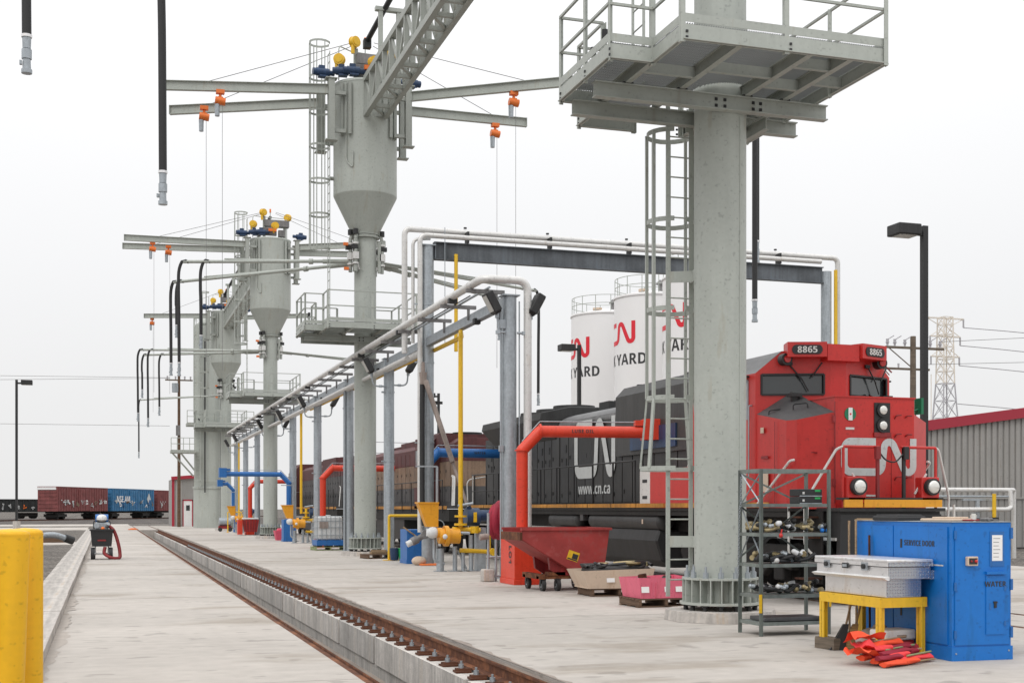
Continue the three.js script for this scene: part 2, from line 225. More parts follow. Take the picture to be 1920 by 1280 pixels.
{
  makeRail(2.505, 0, 126, .005, 'rusty rail at the edge of the pale concrete pad beside the pit');
  const r = makeRail(4.015, 0, 126, .005, 'rusty rail carried on the pit wall with bolted clips along its foot');
  const clip = geo([ext([[-.065, 0], [.065, 0], [.045, .045], [-.045, .045]], .17).rotateY(Math.PI / 2).translate(-.085, 0, 0), bb(-.10, .08, -.004, .018, -.095, .095)]);
  const bolt = geo([cyl(.032, .030, .045, -.02, .045, 0, 8), cyl(.015, .015, .035, -.02, .09, 0, 6)]);
  const far = [];
  for (let i = 0; i < 165; i++) {
    const s = 9 + i * .605;
    if (i < 90) { const c = obj('rail_clip', clip, M.rust, r); c.position.set(-.165, -.19, -s); c.rotation.y = R(-.08, .08); const b = obj('bolt', bolt, M.galv, c); b.position.set(0, 0, 0); }
    else far.push(box(.13, .05, .12, -.165, -.16, -s));
  }
  const f = obj('rail_clip', far, M.rust, r); f.userData.kind = 'stuff';
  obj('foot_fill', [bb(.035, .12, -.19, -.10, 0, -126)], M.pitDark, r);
  makeRail(12.13, 0, 126, .006, 'rail under the left wheels of the red locomotive');
  makeRail(13.57, 0, 126, .006, 'rail under the right wheels of the red locomotive');
}
{ const q = obj('side_filler', [bb(-.132, -.045, -.09, -.022, 0, -126)], M.rust, scene.getObjectByName('rail')); q.position.x = 0; }
// grit and brown dirt gathered against the kerb and beside the rail, with a ragged edge
function dirtEdge(name, x0, w, s0, s1, dir, seed, m) {
  const r = rng(seed), out = []; let pw = w; for (let s = s0; s < s1; s += .22) { const nw = Math.max(.01, w * (.35 + r() * 1.1) * (.5 + vn(s * .35, seed, 997, 97, seed))); out.push([V(x0, .0065, -s), V(x0 + dir * pw, .0045, -s), V(x0 + dir * nw, .0045, -s - .22), V(x0, .0065, -s - .22)]); if (dir < 0) out[out.length - 1].reverse(); pw = nw; }
  struct(name, [polys(out)], m);
}
M.dirt = mt(.44, .40, .365, { map: 'conc', rough: 1 }); M.dirt2 = mt(.33, .285, .255, { map: 'conc', rough: 1 });
dirtEdge('dirt', -.615, .10, 1, 100, 1, 7, M.dirt); dirtEdge('dirt', 4.145, .06, 3, 110, 1, 13, M.dirt2); dirtEdge('dirt', 2.355, .05, 30, 100, -1, 17, M.dirt);
// far yard: pale crossing road, ballast and the boxcar tracks
struct('road', [bb(-90, 2.36, -.3, -.02, -128, -142)], M.conc2);
struct('ballast', [bb(-400, 40, -.3, -.035, -150, -236)], M.ballast);
const YD = { x: .435, s: .90, px: -.90, ps: .435 };       // direction of the far yard track
for (const [k, l] of [[0, 'rail under the near wheels of the far boxcars'], [1.44, 'rail under the far wheels of the boxcars']]) { const a = V(-6.3 + (.8 + k) * YD.px, .02, -(191 + (.8 + k) * YD.ps)); tag(obj('yard_rail', [bar(a.clone().add(V(-70 * YD.x, 0, 70 * YD.s)), a.clone().add(V(90 * YD.x, 0, -90 * YD.s)), .07, .15)], M.rustD), l, 'rail', 'rails of the far yard'); }
// dirt strips left of the kerb
struct('dirt_path', [bb(-6, -1.25, -.2, -.03, 0, -44), bb(-3.8, -1.25, -.2, -.028, -44.01, -100)], M.gravel);
struct('concrete_path', [bb(-30, -1.3, -.2, -.015, -104, -119), bb(-9, -1.25, -.2, -.012, -62, -67)], M.conc2);

// ================= sand towers =================
// Local frame: origin at the foot of the column, z towards the camera along the track.
function ladder(parent, px, pz, y0, y1, cage0, cage1, dir, flare, w = .38, name = 'ladder', ry = 0) {
  const L = part(name, parent), hw = w / 2, x = 0, z = 0; L.position.set(px, 0, pz); L.rotation.y = ry;
  for (const k of [-1, 1]) obj('ladder_rail', [bar(V(x + k * hw, y0, z), V(x + k * hw, y1, z), .065, .02)], M.steel, L);
  const rung = geo([rod(V(-hw, 0, 0), V(hw, 0, 0), .012, 6)]);
  for (let y = y0 + .25; y < y1; y += .305) { const r = obj('rung', rung, M.steel, L); r.position.set(x, y, z); }
  const cr = .36, zc = z + dir * .33, angs = [-158, -112, -66, -22, 22, 66, 112, 158];   // measured from the back of the cage
  const at = (deg, y, k = 1) => V(x + k * cr * Math.sin(deg * D2R), y, zc + dir * k * cr * Math.cos(deg * D2R));
  const hoop = (y, k) => { const g = []; for (let i = 0; i < 18; i++) { const a = -165 + i * 330 / 18, b = a + 330 / 18; g.push(bar(at(a, y, k), at(b, y, k), .012, .07)); } g.push(bar(at(-165, y, k), V(x - hw, y, z), .012, .07), bar(at(165, y, k), V(x + hw, y, z), .012, .07)); obj('cage_hoop', g, M.steel, L); };
  const low = flare ? cage0 + 1.08 : cage0;
  if (flare) hoop(cage0, 1.28);
  const n = Math.round((cage1 - low) / 1.25); for (let i = 0; i <= n; i++) hoop(low + (cage1 - low) * i / n, 1);
  for (const a of angs.slice(1, 7)) obj('cage_strap', [bar(at(a, low), at(a, cage1), .045, .03), ...(flare ? [bar(at(a, cage0, 1.28), at(a, low), .045, .03)] : [])], M.steel, L);
  return L;
}
function hoseGeo(a, L, out) { // a hose that leaves the arm end level and drops plumb
  return spline([V(0, 0, 0), V(out * .32, .06, 0), V(out * .55, -.22, 0), V(out * .60, -.9, 0), V(out * .58, -L * .5, 0), V(out * .56, -L, 0)], .058, 30, 8);
}
function makeTower(label, x, s, o) {
  const t = thing('sand_tower', label, 'tower', x, 0, s, 0, 'sand towers in a row along the track');
  // base
  obj('plinth', [cyl(.84, .82, .15, 0, 0, 0, 10)], M.kerb, t);
  const base = part('base_ring', t);
  obj('flange', [cyl(.60, .60, .035, 0, .235, 0, 40)], M.steel, base); obj('flange', [cyl(.565, .565, .03, 0, .60, 0, 40)], M.steel, base);
  const gus = geo([bb(.384, .565, .27, .60, -.008, .008)]); for (let i = 0; i < 22; i++) { const g = obj('gusset', gus, M.steel, base); g.rotation.y = i / 22 * Math.PI * 2; }
  const nut = geo([cyl(.042, .042, .085, .5, .63, 0, 10), cyl(.020, .018, .09, .5, .71, 0, 8)]), foot = geo([cyl(.035, .035, .09, .52, .15, 0, 8), box(.10, .02, .10, .52, .222, 0)]);
  for (let i = 0; i < 14; i++) { const a = (i + .5) / 14 * Math.PI * 2; const b = obj('anchor_nut', nut, M.galv, base); b.rotation.y = a; const f = obj('levelling_nut', foot, M.dark, base); f.rotation.y = a; }
  obj('column', [cyl(.385, .385, 10.95, 0, .24, 0, 48)], M.steel, t);
  obj('weld_seam', [bar(V(.14, .62, .362), V(.14, 7.4, .362), .02, .012)], M.steel, t);
  // platform: two beams clamp the column, joists and a channel rim carry the grating
  const pf = part('platform', t);
  const Y = 7.65, xl = -2.34, xn = -1.70, xr = 1.32, zf = 2.30, zn = 1.37, zb = -.55, zB = -1.6;
  for (const z of [.45, -.42]) obj('main_beam', ibeam(V(-2.2, 7.54, z), V(1.52, 7.54, z), .22, .13, .016), M.steelD, pf);
  obj('tie_beam', ibeam(V(.66, 7.40, .2), V(.66, 7.40, -1.55), .20, .10, .012), M.steelD, pf);
  const rim = [[xn, zf, xr, zf], [xr, zf, xr, zB], [xr, zB, .1, zB], [-.72, zB, -1.66, zB], [-1.66, zB, -1.66, zb], [-1.66, zb, xl, zb], [xl, zb, xl, zn], [xl, zn, xn, zn], [xn, zn, xn, zf]];
  for (const [x0, z0, x1, z1] of rim) { obj('rim_channel', [bar(V(x0, Y + .10, z0), V(x1, Y + .10, z1), .012, .20), bar(V(x0, Y + .006, z0), V(x1, Y + .006, z1), .07, .012)], M.steel, pf); obj('toe_board', [bar(V(x0, Y + .285, z0), V(x1, Y + .285, z1), .008, .11)], M.steel, pf); }
  for (const xx of [-1.70, -.86, .18, .80]) obj('joist', ibeam(V(xx, Y + .10, xx < -1.6 ? zn : zf), V(xx, Y + .10, xx < -.8 ? zb : zB), .18, .09, .012), M.steelD, pf);
  for (const [xx, x2, z] of [[-1.7, -.86, .95], [-.86, .18, 1.25], [.18, .8, .9], [.8, 1.32, 1.2], [-1.7, -.86, -.1], [.8, 1.32, .1], [.18, .8, 1.75]]) obj('cross_channel', [bar(V(xx, Y + .09, z), V(x2, Y + .09, z), .012, .16), bar(V(xx, Y + .02, z), V(x2, Y + .02, z), .06, .012)], M.steelD, pf);
  const gr = []; // open steel grating
  const gx = (xx) => (xx < xn ? [zb, zn] : [xx < -1.66 ? zb : zB, zf]);
  for (let xx = xl + .03; xx < xr; xx += .034) { const [z0, z1] = gx(xx); const cut = Math.abs(xx) < .43, hz = cut ? Math.sqrt(.43 * .43 - xx * xx) : 0; const hole = xx > -.72 && xx < -.1; const segs = cut ? [[hole ? -.40 : z0, -hz], [hz, z1]] : [[hole ? -.40 : z0, z1]]; for (const [a, b] of segs) if (b > a + .05) gr.push(bb(xx - .003, xx + .003, Y + .19, Y + .222, a, b)); }
  for (let z = zB + .05; z < zf; z += .1) { const a = z > zn ? xn : (z < zb ? -1.66 : xl), h = Math.abs(z) < .43 ? Math.sqrt(.43 * .43 - z * z) : 0; if (z < -.4 && z > zB) gr.push(bb(a, -.72, Y + .21, Y + .22, z, z + .008), bb(-.1, xr, Y + .21, Y + .22, z, z + .008)); else if (h) gr.push(bb(a, -h, Y + .21, Y + .22, z, z + .008), bb(h, xr, Y + .21, Y + .22, z, z + .008)); else gr.push(bb(a, xr, Y + .21, Y + .22, z, z + .008)); }
  obj('grating', gr, M.grat, pf);
  const posts = [[xl, zb], [xl, .45], [xl, zn], [xn, zn], [xn, zf], [-.2, zf], [xr, zf], [xr, .9], [xr, -.4], [xr, zB], [.1, zB], [-.72, zB], [-1.66, zB], [-1.66, zb]];
  const bg = geo([bb(-.034, .034, 0, 1.27, -.005, .005), bb(-.034, -.024, 0, 1.27, -.06, .0)]);
  const bolts = geo([bb(-.02, .012, .045, .075, .006, .022), bb(-.02, .012, .12, .15, .006, .022)]);
  for (const [px, pz] of posts) { const outX = px <= xl + .01 || (px < -1.6 && pz < zb) ? -1 : px >= xr - .01 ? 1 : 0; const p = obj('rail_post', bg, M.steel, pf); p.position.set(px, Y - .03, pz); p.rotation.y = outX < 0 ? -Math.PI / 2 : outX > 0 ? Math.PI / 2 : pz < 0 ? Math.PI : 0; const b = obj('post_bolts', bolts, M.black, pf); b.position.copy(p.position); b.rotation.y = p.rotation.y; b.translateX(.055); }
  for (const [x0, z0, x1, z1] of rim) for (const y of [Y + .73, Y + 1.24]) obj('hand_rail', [bar(V(x0, y, z0), V(x1, y, z1), .035, .035)], M.steel, pf);
  for (const [bx, bz] of [[-.30, .45], [-.16, .45], [.30, .45], [.42, .45]]) obj('beam_bolts', [box(.04, .04, .02, bx, 7.58, bz + .016), box(.04, .04, .02, bx, 7.49, bz + .016)], M.black, pf);
  for (const xx of [-1.70, -.86, .18, .80]) obj('joist_bolts', [box(.035, .02, .05, xx - .06, 7.66, .50), box(.035, .02, .05, xx + .06, 7.66, .50)], M.black, pf);
  for (const [px, pz] of [[-1.95, -.2], [-2.05, .5]]) { obj('vent_stub', [cyl(.03, .03, .42, px, Y + .2, pz, 10)], M.steel, pf); obj('vent_cap', [cyl(.045, .045, .12, px, Y + .6, pz, 10)], M.black, pf); }
  // ladders
  if (o.low) ladder(t, -.43, -.50, .32, 8.9, 2.26, 7.4, -1, true);
  if (o.low) for (const y of [1.15, 5.15]) obj('ladder_bracket', [bar(V(-.33, y, -.16), V(-.25, y, -.50), .012, .17), bar(V(-.20, y, -.30), V(-.60, y, -.50), .012, .17)], M.steel, t);
  ladder(t, -1.26, -.15, 7.85, 17.6, 10.7, 17.9, -1, false, .40, 'upper_ladder', Math.PI / 2);
  for (const y of [13.2, 15.6]) obj('ladder_bracket', [bar(V(-1.05, y, -.15), V(-1.26, y, -.15), .3, .06)], M.steel, t);
  // hopper bin
  obj('cone', [lathe([[.40, 11.15], [.47, 11.15], [.47, 11.22], [.44, 11.22], [1.10, 12.56]], 0, 0, 0, 48)], M.steel, t);
  obj('bin', [lathe([[1.10, 12.56], [1.112, 12.6], [1.112, 16.35], [1.13, 16.36], [1.13, 16.44], [0, 16.55]], 0, 0, 0, 48)], M.steel, t);
  obj('neck_flange', [cyl(.50, .50, .03, 0, 11.13, 0, 36), cyl(.50, .50, .03, 0, 11.24, 0, 36)], M.steelD, t);
  obj('vent_pipe', [pipe([V(-.82, 16.3, .80), V(-.82, 13.6, .80), V(-.62, 13.35, .95), V(-.62, 13.9, .97)], .028, .12)], M.steel, t);
  for (const [xx, zz] of [[-.72, .90], [-.95, .62], [.92, .66], [.72, .88]]) obj('mast_channel', [bb(xx - .05, xx + .05, 14.5, 16.3, zz - .03, zz + .1)], M.steelD, t);
  // swinging jib beams on masts
  for (const [mx, mz, ang, L, y] of o.jibs) {
    const j = part('jib', t); j.position.set(mx, 0, mz);
    obj('jib_mast', [...ibeam(V(0, 14.25, 0), V(0, 16.35, 0), .26, .22, .02), box(.4, .03, .34, 0, 14.25, 0), box(.4, .03, .34, 0, 16.36, 0), box(.5, .12, .12, mx < 0 ? .25 : -.25, 14.6, 0), box(.5, .12, .12, mx < 0 ? .25 : -.25, 15.9, 0)], M.steelD, j);
    const a = ang * D2R; obj('jib_beam', ibeam(V(.1 * Math.sin(a), y, .1 * Math.cos(a)), V(L * Math.sin(a), y, L * Math.cos(a)), .32, .17, .02), M.steel, j);
    obj('end_stop', [bar(V(L * Math.sin(a), y, L * Math.cos(a)), V((L + .02) * Math.sin(a), y, (L + .02) * Math.cos(a)), .18, .33)], M.steelD, j);
    obj('tie_rope', [rod(V(-mx * .8, 18.0, -mz * .8), V(L * .72 * Math.sin(a), y + .17, L * .72 * Math.cos(a)), .012, 5)], M.grey, j);
  }
  // top equipment
  const e = part('top_gear', t);
  const motor = (mx, my, mz, ry) => obj('motor', place([rod(V(-.34, 0, 0), V(.1, 0, 0), .14, 14), rod(V(.1, 0, 0), V(.3, 0, 0), .09, 12), rod(V(-.46, 0, 0), V(-.34, 0, 0), .12, 12), box(.2, .12, .16, -.15, .16, 0), box(.3, .06, .25, -.1, -.15, 0)], mx, my, mz, ry), M.navy, e);
  motor(-1.45, 16.72, .35, .1); motor(-.8, 16.74, .62, -.1); motor(-.45, 16.74, .80, -.05); motor(1.5, 16.72, .2, 3.3);
  const reel = (rx, ry, rz, a) => obj('hose_reel', place([rod(V(0, 0, -.08), V(0, 0, .08), .19, 20), rod(V(0, 0, -.10), V(0, 0, -.08), .21, 20), rod(V(0, 0, .08), V(0, 0, .10), .13, 20), box(.08, .3, .1, -.1, -.28, 0)], rx, ry, rz, a), M.yellowP, e);
  reel(-.40, 17.95, .2, .5); reel(-.98, 17.25, .3, -.4); reel(.18, 17.15, .7, .2); reel(.95, 17.8, -.1, -.6);
  obj('header_box', [bb(-.35, 1.0, 17.2, 17.55, -.15, .3)], M.grey, e); obj('header_post', [bb(-.42, -.28, 16.5, 17.75, 0, .14)], M.steelD, e); obj('header_post', [bb(.7, .84, 16.5, 17.3, 0, .14)], M.steelD, e);
  obj('junction_box', [bb(-.5, .25, 16.6, 17.0, .55, .75), bb(.35, .7, 16.55, 16.9, .5, .8)], M.grey, e);
  obj('beacon', [cyl(.05, .045, .16, -.02, 17.98, .1, 10), sph(.05, -.02, 18.14, .1)], M.hoist, e); obj('beacon_post', [cyl(.02, .02, .45, -.02, 17.55, .1, 8)], M.steelD, e);
  obj('guard_rail', [...pipe([V(-1.0, 16.5, .35), V(-1.0, 17.7, .35), V(-.4, 17.85, -.5), V(.5, 17.85, -.6), V(.9, 17.7, 0), V(.9, 16.5, 0)], .022, .2, 6, 60)], M.steel, e);
  obj('valve_actuator', [box(.22, .14, .14, -.1, 16.85, .92), box(.14, .14, .14, .15, 16.85, .9)], M.hoist, e);
  // sand valves below the cone
  const vl = part('valve_set', t);
  for (const [vx, vz] of [[-.56, .18], [-.42, .42], [.56, .2], [.44, -.4]]) {
    obj('drop_pipe', [rod(V(vx * .75, 11.5, vz * .75), V(vx, 11.05, vz), .06, 10), rod(V(vx, 11.05, vz), V(vx, 9.9, vz), .065, 10)], M.steelD, vl);
    obj('valve_head', [rod(V(vx, 11.2, vz), V(vx, 11.38, vz), .09, 12), box(.22, .14, .14, vx * 1.1, 10.75, vz)], M.dark, vl);
    obj('valve_body', [box(.2, .24, .2, vx, 10.45, vz), cyl(.11, .11, .06, vx, 10.15, vz, 12), cyl(.11, .11, .06, vx, 10.85, vz, 12), rod(V(vx, 10.3, vz), V(vx * .65, 10.0, vz * .65), .05, 8)], M.insul, vl);
  }
  obj('valve_handle', [box(.16, .1, .1, -.75, 10.85, .3), box(.16, .1, .1, -.72, 10.0, .28)], M.hoist, vl);
  obj('valve_frame', [bb(-.5, -.4, 9.9, 11.0, .28, .36), bb(.4, .5, 9.9, 11.0, .2, .3)], M.steelD, vl);
  // swinging sand pipes with hanging hoses; positions given as world x, s of the drop and y of the nozzle
  for (const [ax, as, ay, hoses] of o.arms) {
    const lx = ax - x, lz = -(as - s), Ld = Math.hypot(lx, lz), a = part('delivery_arm', t), ry = Math.atan2(-lz, lx); a.rotation.y = ry;
    obj('arm_pipe', [...pipe([V(.5, ay, 0), V(Ld - .15, ay + .02, 0)], .06, .1, 10, 4), ...pipe([V(.5, ay + .02, .12), V(Ld - 1.6, ay + .12, .06)], .03, .1, 6, 4), rod(V(Ld * .28, ay, 0), V(Ld * .28 + .14, ay, 0), .10, 10), rod(V(.5, ay, 0), V(1.5, ay, 0), .085, 12)], M.steel, a);
    for (const [back, yb, w] of hoses) {
      const L = ay - yb - .5, h = part('hose', a);
      obj('rubber_hose', [hoseGeo(0, L, w)], M.rubber, h).position.set(Ld - back - w * .56, ay, 0);
      const nx = Ld - back, ny = ay - L;
      obj('hose_clamp', [cyl(.066, .066, .035, nx, ny - .02, 0, 12)], M.alu, h);
      obj('nozzle', [cyl(.05, .055, .14, nx, ny - .16, 0, 12), cyl(.062, .062, .12, nx, ny - .29, 0, 12), cyl(.052, .048, .14, nx, ny - .43, 0, 12), cyl(.066, .066, .05, nx, ny - .47, 0, 12), box(.03, .05, .05, nx + .07, ny - .34, 0)], M.galv, h);
    }
  }
  return t;
}
const TX = 8.75, TS = [17.15, 44.3, 71.2, 98.2];
makeTower('nearest grey sand tower, on a thick column with caged ladder and bolted base', TX, TS[0], {
  low: true,
  jibs: [[-1.5, .75, -100, 5.6, 16.0], [1.5, .75, 70, 5.6, 16.0]],
  arms: [[.80, 18.96, 10.4, [[0, 5.98, .6]]], [-.93, 17.1, 10.6, [[0, 7.08, .6]]], [13.25, 24.36, 10.3, [[0, 5.6, .6], [-.7, 7.0, .5]]]],
});
makeTower('second sand tower from the camera, its whole bin and cone seen against the sky', TX, TS[1], {
  jibs: [[-1.35, .85, -103.5, 5.75, 16.0], [-1.45, -.75, -116, 5.6, 16.0], [1.35, .85, 56, 5.9, 16.0], [1.5, -.7, 90, 4.7, 16.0]],
  arms: [[2.52, 46.5, 10.35, [[0, 6.3, .6], [.78, 7.26, .6]]], [2.44, 50.6, 10.3, [[0, 6.72, .6], [.28, 8.16, .6]]], [16.6, 48.4, 10.35, [[0, 5.75, .6], [.6, 6.0, .6]]], [15.6, 50.5, 10.3, [[0, 8.6, .6]]]],
});
makeTower('third sand tower, in front of the far storage silo and smaller in view', TX, TS[2], {
  jibs: [[-1.35, .85, -92, 6.4, 16.0], [-1.45, -.75, -98, 6.4, 16.0], [1.35, .85, 62, 5, 16.0], [1.5, -.7, 80, 4.7, 16.0]],
  arms: [[1.76, 73, 10.35, [[0, 6.4, .6], [.55, 6.1, .6]]], [2.04, 75, 10.3, [[0, 7.86, .6], [1.05, 6.85, .6]]], [16.6, 76, 10.35, [[0, 5.75, .6]]]],
});
makeTower('farthest sand tower, half hidden beside the tall storage silo', TX, TS[3], {
  jibs: [[-1.35, .85, -108, 4.8, 16.0], [1.35, .85, 62, 5, 16.0]],
  arms: [[2.6, 105, 10.2, [[0, 5.6, .5]]], [16.6, 103, 10.35, [[0, 5.75, .6]]]],
});
// ---- truss bridges that carry the sand conveyor from tower to tower ----
function makeTruss(label, s0, s1) {
  const t = thing('truss_bridge', label, 'bridge', TX + .15, 0, s0, 0, 'truss bridges between the sand towers');
  const L = s1 - s0, y0 = 15.2, y1 = 16.4, hw = .34, n = Math.round(L / 1.05), F = (x, y, k) => V(x, y, -L * k / n);
  for (const x of [-hw, hw]) for (const y of [y0, y1]) obj('chord', [bar(F(x, y, 0), F(x, y, n), .17, .20)], M.steelD, t);
  for (let k = 0; k <= n; k++) {
    for (const x of [-hw, hw]) { obj('truss_post', [bar(F(x, y0, k), F(x, y1, k), .16, .10)], M.steelD, t); if (k < n) obj('truss_diagonal', [bar(F(x, k % 2 ? y0 : y1, k), F(x, k % 2 ? y1 : y0, k + 1), .06, .12)], M.steelD, t); }
    for (const y of [y0, y1]) obj('cross_tie', [bar(F(-hw, y, k), F(hw, y, k), .12, .12)], M.steelD, t);
    if (k < n && k % 2) obj('cross_tie', [bar(F(k % 2 ? -hw : hw, y0, k), F(k % 2 ? hw : -hw, y0, k + 1), .10, .08)], M.steelD, t);
  }
  for (const k of [n - 2.2, n - 6, n - 10, n - 14]) {       // bents that hold the conveying pipe
    const pb = part('pipe_bent', t); const h = y1 + 1.5;
    for (const x of [-.3, .3]) obj('bent_post', [bar(F(x, y1, k), F(x, h, k), .14, .14)], M.steel, pb);
    obj('bent_cap', [bar(F(-.48, h + .06, k), F(.48, h + .06, k), .2, .12)], M.steel, pb);
  }
  obj('conveying_pipe', [...pipe([V(-.35, 17.6, -L + .3), V(-.1, y1 + 1.7, -L + 3), V(.05, y1 + 1.72, -.5)], .09, .4, 10, 30)], M.black, t);
  obj('pipe_elbow', [box(.25, .3, .25, -.35, 17.5, -L + .3)], M.dark, t);
  return t;
}
makeTruss('long truss bridge running overhead out of the top of the picture to the nearest tower', TS[0] + 1.2, TS[1] - 1.05);
makeTruss('truss bridge reaching the farthest sand tower, beside its bin', TS[2] + 1.2, TS[3] - 1.05);
// ---- electric chain hoists on the jib beams ----
function makeHoist(label, x, y, s, drop) {
  const t = thing('chain_hoist', label, 'hoist', x, y, s, 0, 'orange chain hoists on the jib beams');
  obj('trolley', [box(.28, .13, .2, 0, -.05, 0), cyl(.05, .05, .2, 0, -.24, 0, 10)], M.hoist, t);
  obj('hoist_body', [rod(V(-.17, -.34, 0), V(.17, -.38, 0), .13, 14), box(.18, .22, .18, 0, -.34, 0)], M.hoist, t);
  obj('chain_bag', [cyl(.08, .09, .40, -.10, -.88, 0, 10)], M.galv, t);
  obj('hook_chain', [rod(V(.07, -.42, 0), V(.07, -drop, 0), .008, 5)], M.grey, t);
  return t;
}
makeHoist('orange chain hoist at the outer end of the lower left jib of the second tower', 3.36, 15.84, 46.2, 9);
makeHoist('orange chain hoist on the upper left jib of the second tower', 3.75, 15.84, 44.25, 9.5);
makeHoist('orange chain hoist on the upper right jib of the second tower', 13.3, 15.84, 41.35, 9);
makeHoist('orange chain hoist on the lower right jib of the second tower', 13.75, 15.84, 45.0, 9);
makeHoist('orange chain hoist hanging at the left jib tip of the third tower', 2.45, 15.84, 70.6, 8);
makeHoist('orange chain hoist just left of the highest hose bend on the third tower', 3.3, 15.84, 71.3, 8);
makeHoist('small orange chain hoist on the jib of the farthest tower', 3.4, 15.84, 98.9, 7);

// ================= pipe rack along the towers =================
const RX = 9.05, RS = 28.5;
function insulated(pts, r, f = .25, step = .65) {             // jacketed pipe with metal bands
  const out = [...pipe(pts, r, f, 14, Math.max(16, pts.length * 14))];
  for (let i = 1; i < pts.length; i++) { const a = pts[i - 1], b = pts[i], L = a.distanceTo(b); if (L > 30) continue; for (let k = step; k < L - f; k += step) { const p = a.clone().lerp(b, k / L), d = b.clone().sub(a).setLength(.012); out.push(rod(p, p.clone().add(d), r + .006, 12)); } }
  return out;
}
function floodlight(parent, x, y, z, side, big = 1) {          // arm from the post at 0, lamp head tipped down
  const f = part('floodlight', parent), e = x + side * .55 * big;
  obj('lamp_arm', [...pipe([V(x + side * .15, y - .55, z + .16), V(e, y - .55, z + .16), V(e + side * .04, y - .12, z + .16)], .028, .18, 8, 24), box(.10, .08, .08, x + side * .32, y - .55, z + .16), cyl(.05, .05, .16, e + side * .04, y - .22, z + .16, 10)], M.galv, f);
  obj('lamp_head', place([rbox(.2, .5, .38, .03, 0, .27, 0), frus([V(-.07, -.02, .1), V(.07, -.02, .1), V(.07, -.02, -.1), V(-.07, -.02, -.1)], [V(-.09, .05, .15), V(.09, .05, .15), V(.09, .05, -.15), V(-.09, .05, -.15)])], e + side * .04, y - .1, z + .16, 0, 0, side * -.5), M.dark, f);
  obj('lamp_lens', place([box(.012, .40, .30, side * .103, .27, 0)], e + side * .04, y - .1, z + .16, 0, 0, side * -.5), M.lampGlass, f);
}
{
  const t = thing('pipe_rack', 'long galvanized pipe rack on round posts running past the sand towers', 'pipe rack', RX, 0, RS);
  const W = (x, y, s) => V(x - RX, y, -(s - RS));
  const posts = [28.5, 41.75, 49, 56.7, 64.5, 72.7, 80.2, 87, 93.3];
  posts.forEach((s, i) => {
    const c = obj('rack_post', [cyl(.175, .175, 6.62, 0, 0, -(s - RS), 24), box(.5, .03, .5, 0, .015, -(s - RS)), box(.42, .03, .42, 0, 6.63, -(s - RS))], M.galv, t);
    if (i === 0) obj('post_conduit', [rod(W(8.83, .05, 28.45), W(8.83, 6.3, 28.45), .022, 8), rod(W(9.27, 1, 28.4), W(9.27, 6.5, 28.4), .018, 8), box(.14, .2, .1, -.2, 5.95, .1), box(.1, .14, .08, -.22, 3.05, .08)], M.galv, t);
    if (i === 2) obj('post_conduit', [rod(W(8.85, 0, 48.9), W(8.85, 6.4, 48.9), .05, 8)], M.galv, t);
    if ([0, 1, 3, 5, 7].includes(i)) { floodlight(t, 0, i ? 6.25 : 6.3, -(s - RS), -1, i ? 1.05 : .55); floodlight(t, 0, i ? 6.3 : 6.3, -(s - RS), 1, i ? 1.05 : .8); }
    if ([4, 8].includes(i)) floodlight(t, 0, 6.2, -(s - RS), -1);
    if (i) for (const y of [3.2, 5.5]) obj('post_clamp', [cyl(.19, .19, .05, 0, y, -(s - RS), 20), box(.12, .05, .1, -.2, y + .02, .05 - (s - RS))], M.galv, t);
  });
  obj('rack_beam', [bar(W(9.05, 6.52, 28.5), W(9.05, 6.52, 94), .18, .24)], M.galv, t);
  obj('insulated_pipe', insulated([W(8.35, 6.98, 92), W(8.35, 6.98, 45), W(8.35, 6.98, 28.35), W(9.46, 6.98, 28.35), W(9.46, .2, 28.35)], .095, .28), M.insul, t);
  obj('insulated_pipe', insulated([W(8.95, 6.26, 95), W(8.95, 6.26, 52), W(8.95, 6.26, 36.6)], .10), M.insul, t);
  obj('insulated_pipe', insulated([W(8.62, 6.14, 95), W(8.62, 6.14, 50), W(8.62, 6.14, 37.2)], .07), M.insul, t);
  obj('conduit', [rod(W(8.72, 6.90, 29), W(8.72, 6.90, 93), .032, 8)], M.galv, t); obj('conduit', [rod(W(8.58, 6.88, 30.2), W(8.58, 6.88, 93), .018, 6)], M.dark, t);
  for (let s = 29.2; s < 93; s += 2.45) obj('bracket', [bar(W(8.2, 6.83, s), W(9.15, 6.83, s), .09, .09), bar(W(8.95, 6.5, s), W(8.95, 6.83, s), .06, .06)], M.grey, t);
  for (let s = 31; s < 93; s += 6) obj('pipe_shoe', [box(.22, .12, .16, 8.35 - RX, 6.86, -(s - RS)), box(.16, .14, .2, 8.98 - RX, 6.38, -(s - RS))], M.dark, t);
  obj('gas_line', [...pipe([W(9.25, 6.3, 60), W(9.25, 6.3, 33.4), W(8.92, 6.3, 32.3), W(8.92, 1.5, 32.3)], .062, .12, 10, 40)], M.yellowP, t);
  obj('gas_line', [...pipe([W(9.2, 6.3, 61), W(8.95, 6.25, 61.0), W(8.95, 1.4, 61.0)], .062, .12, 10, 30)], M.yellowP, t);
  obj('gas_line', [...pipe([W(9.1, 6.3, 88), W(8.9, 6.25, 90.0), W(8.9, .8, 90.0)], .062, .12, 10, 30)], M.yellowP, t);
}
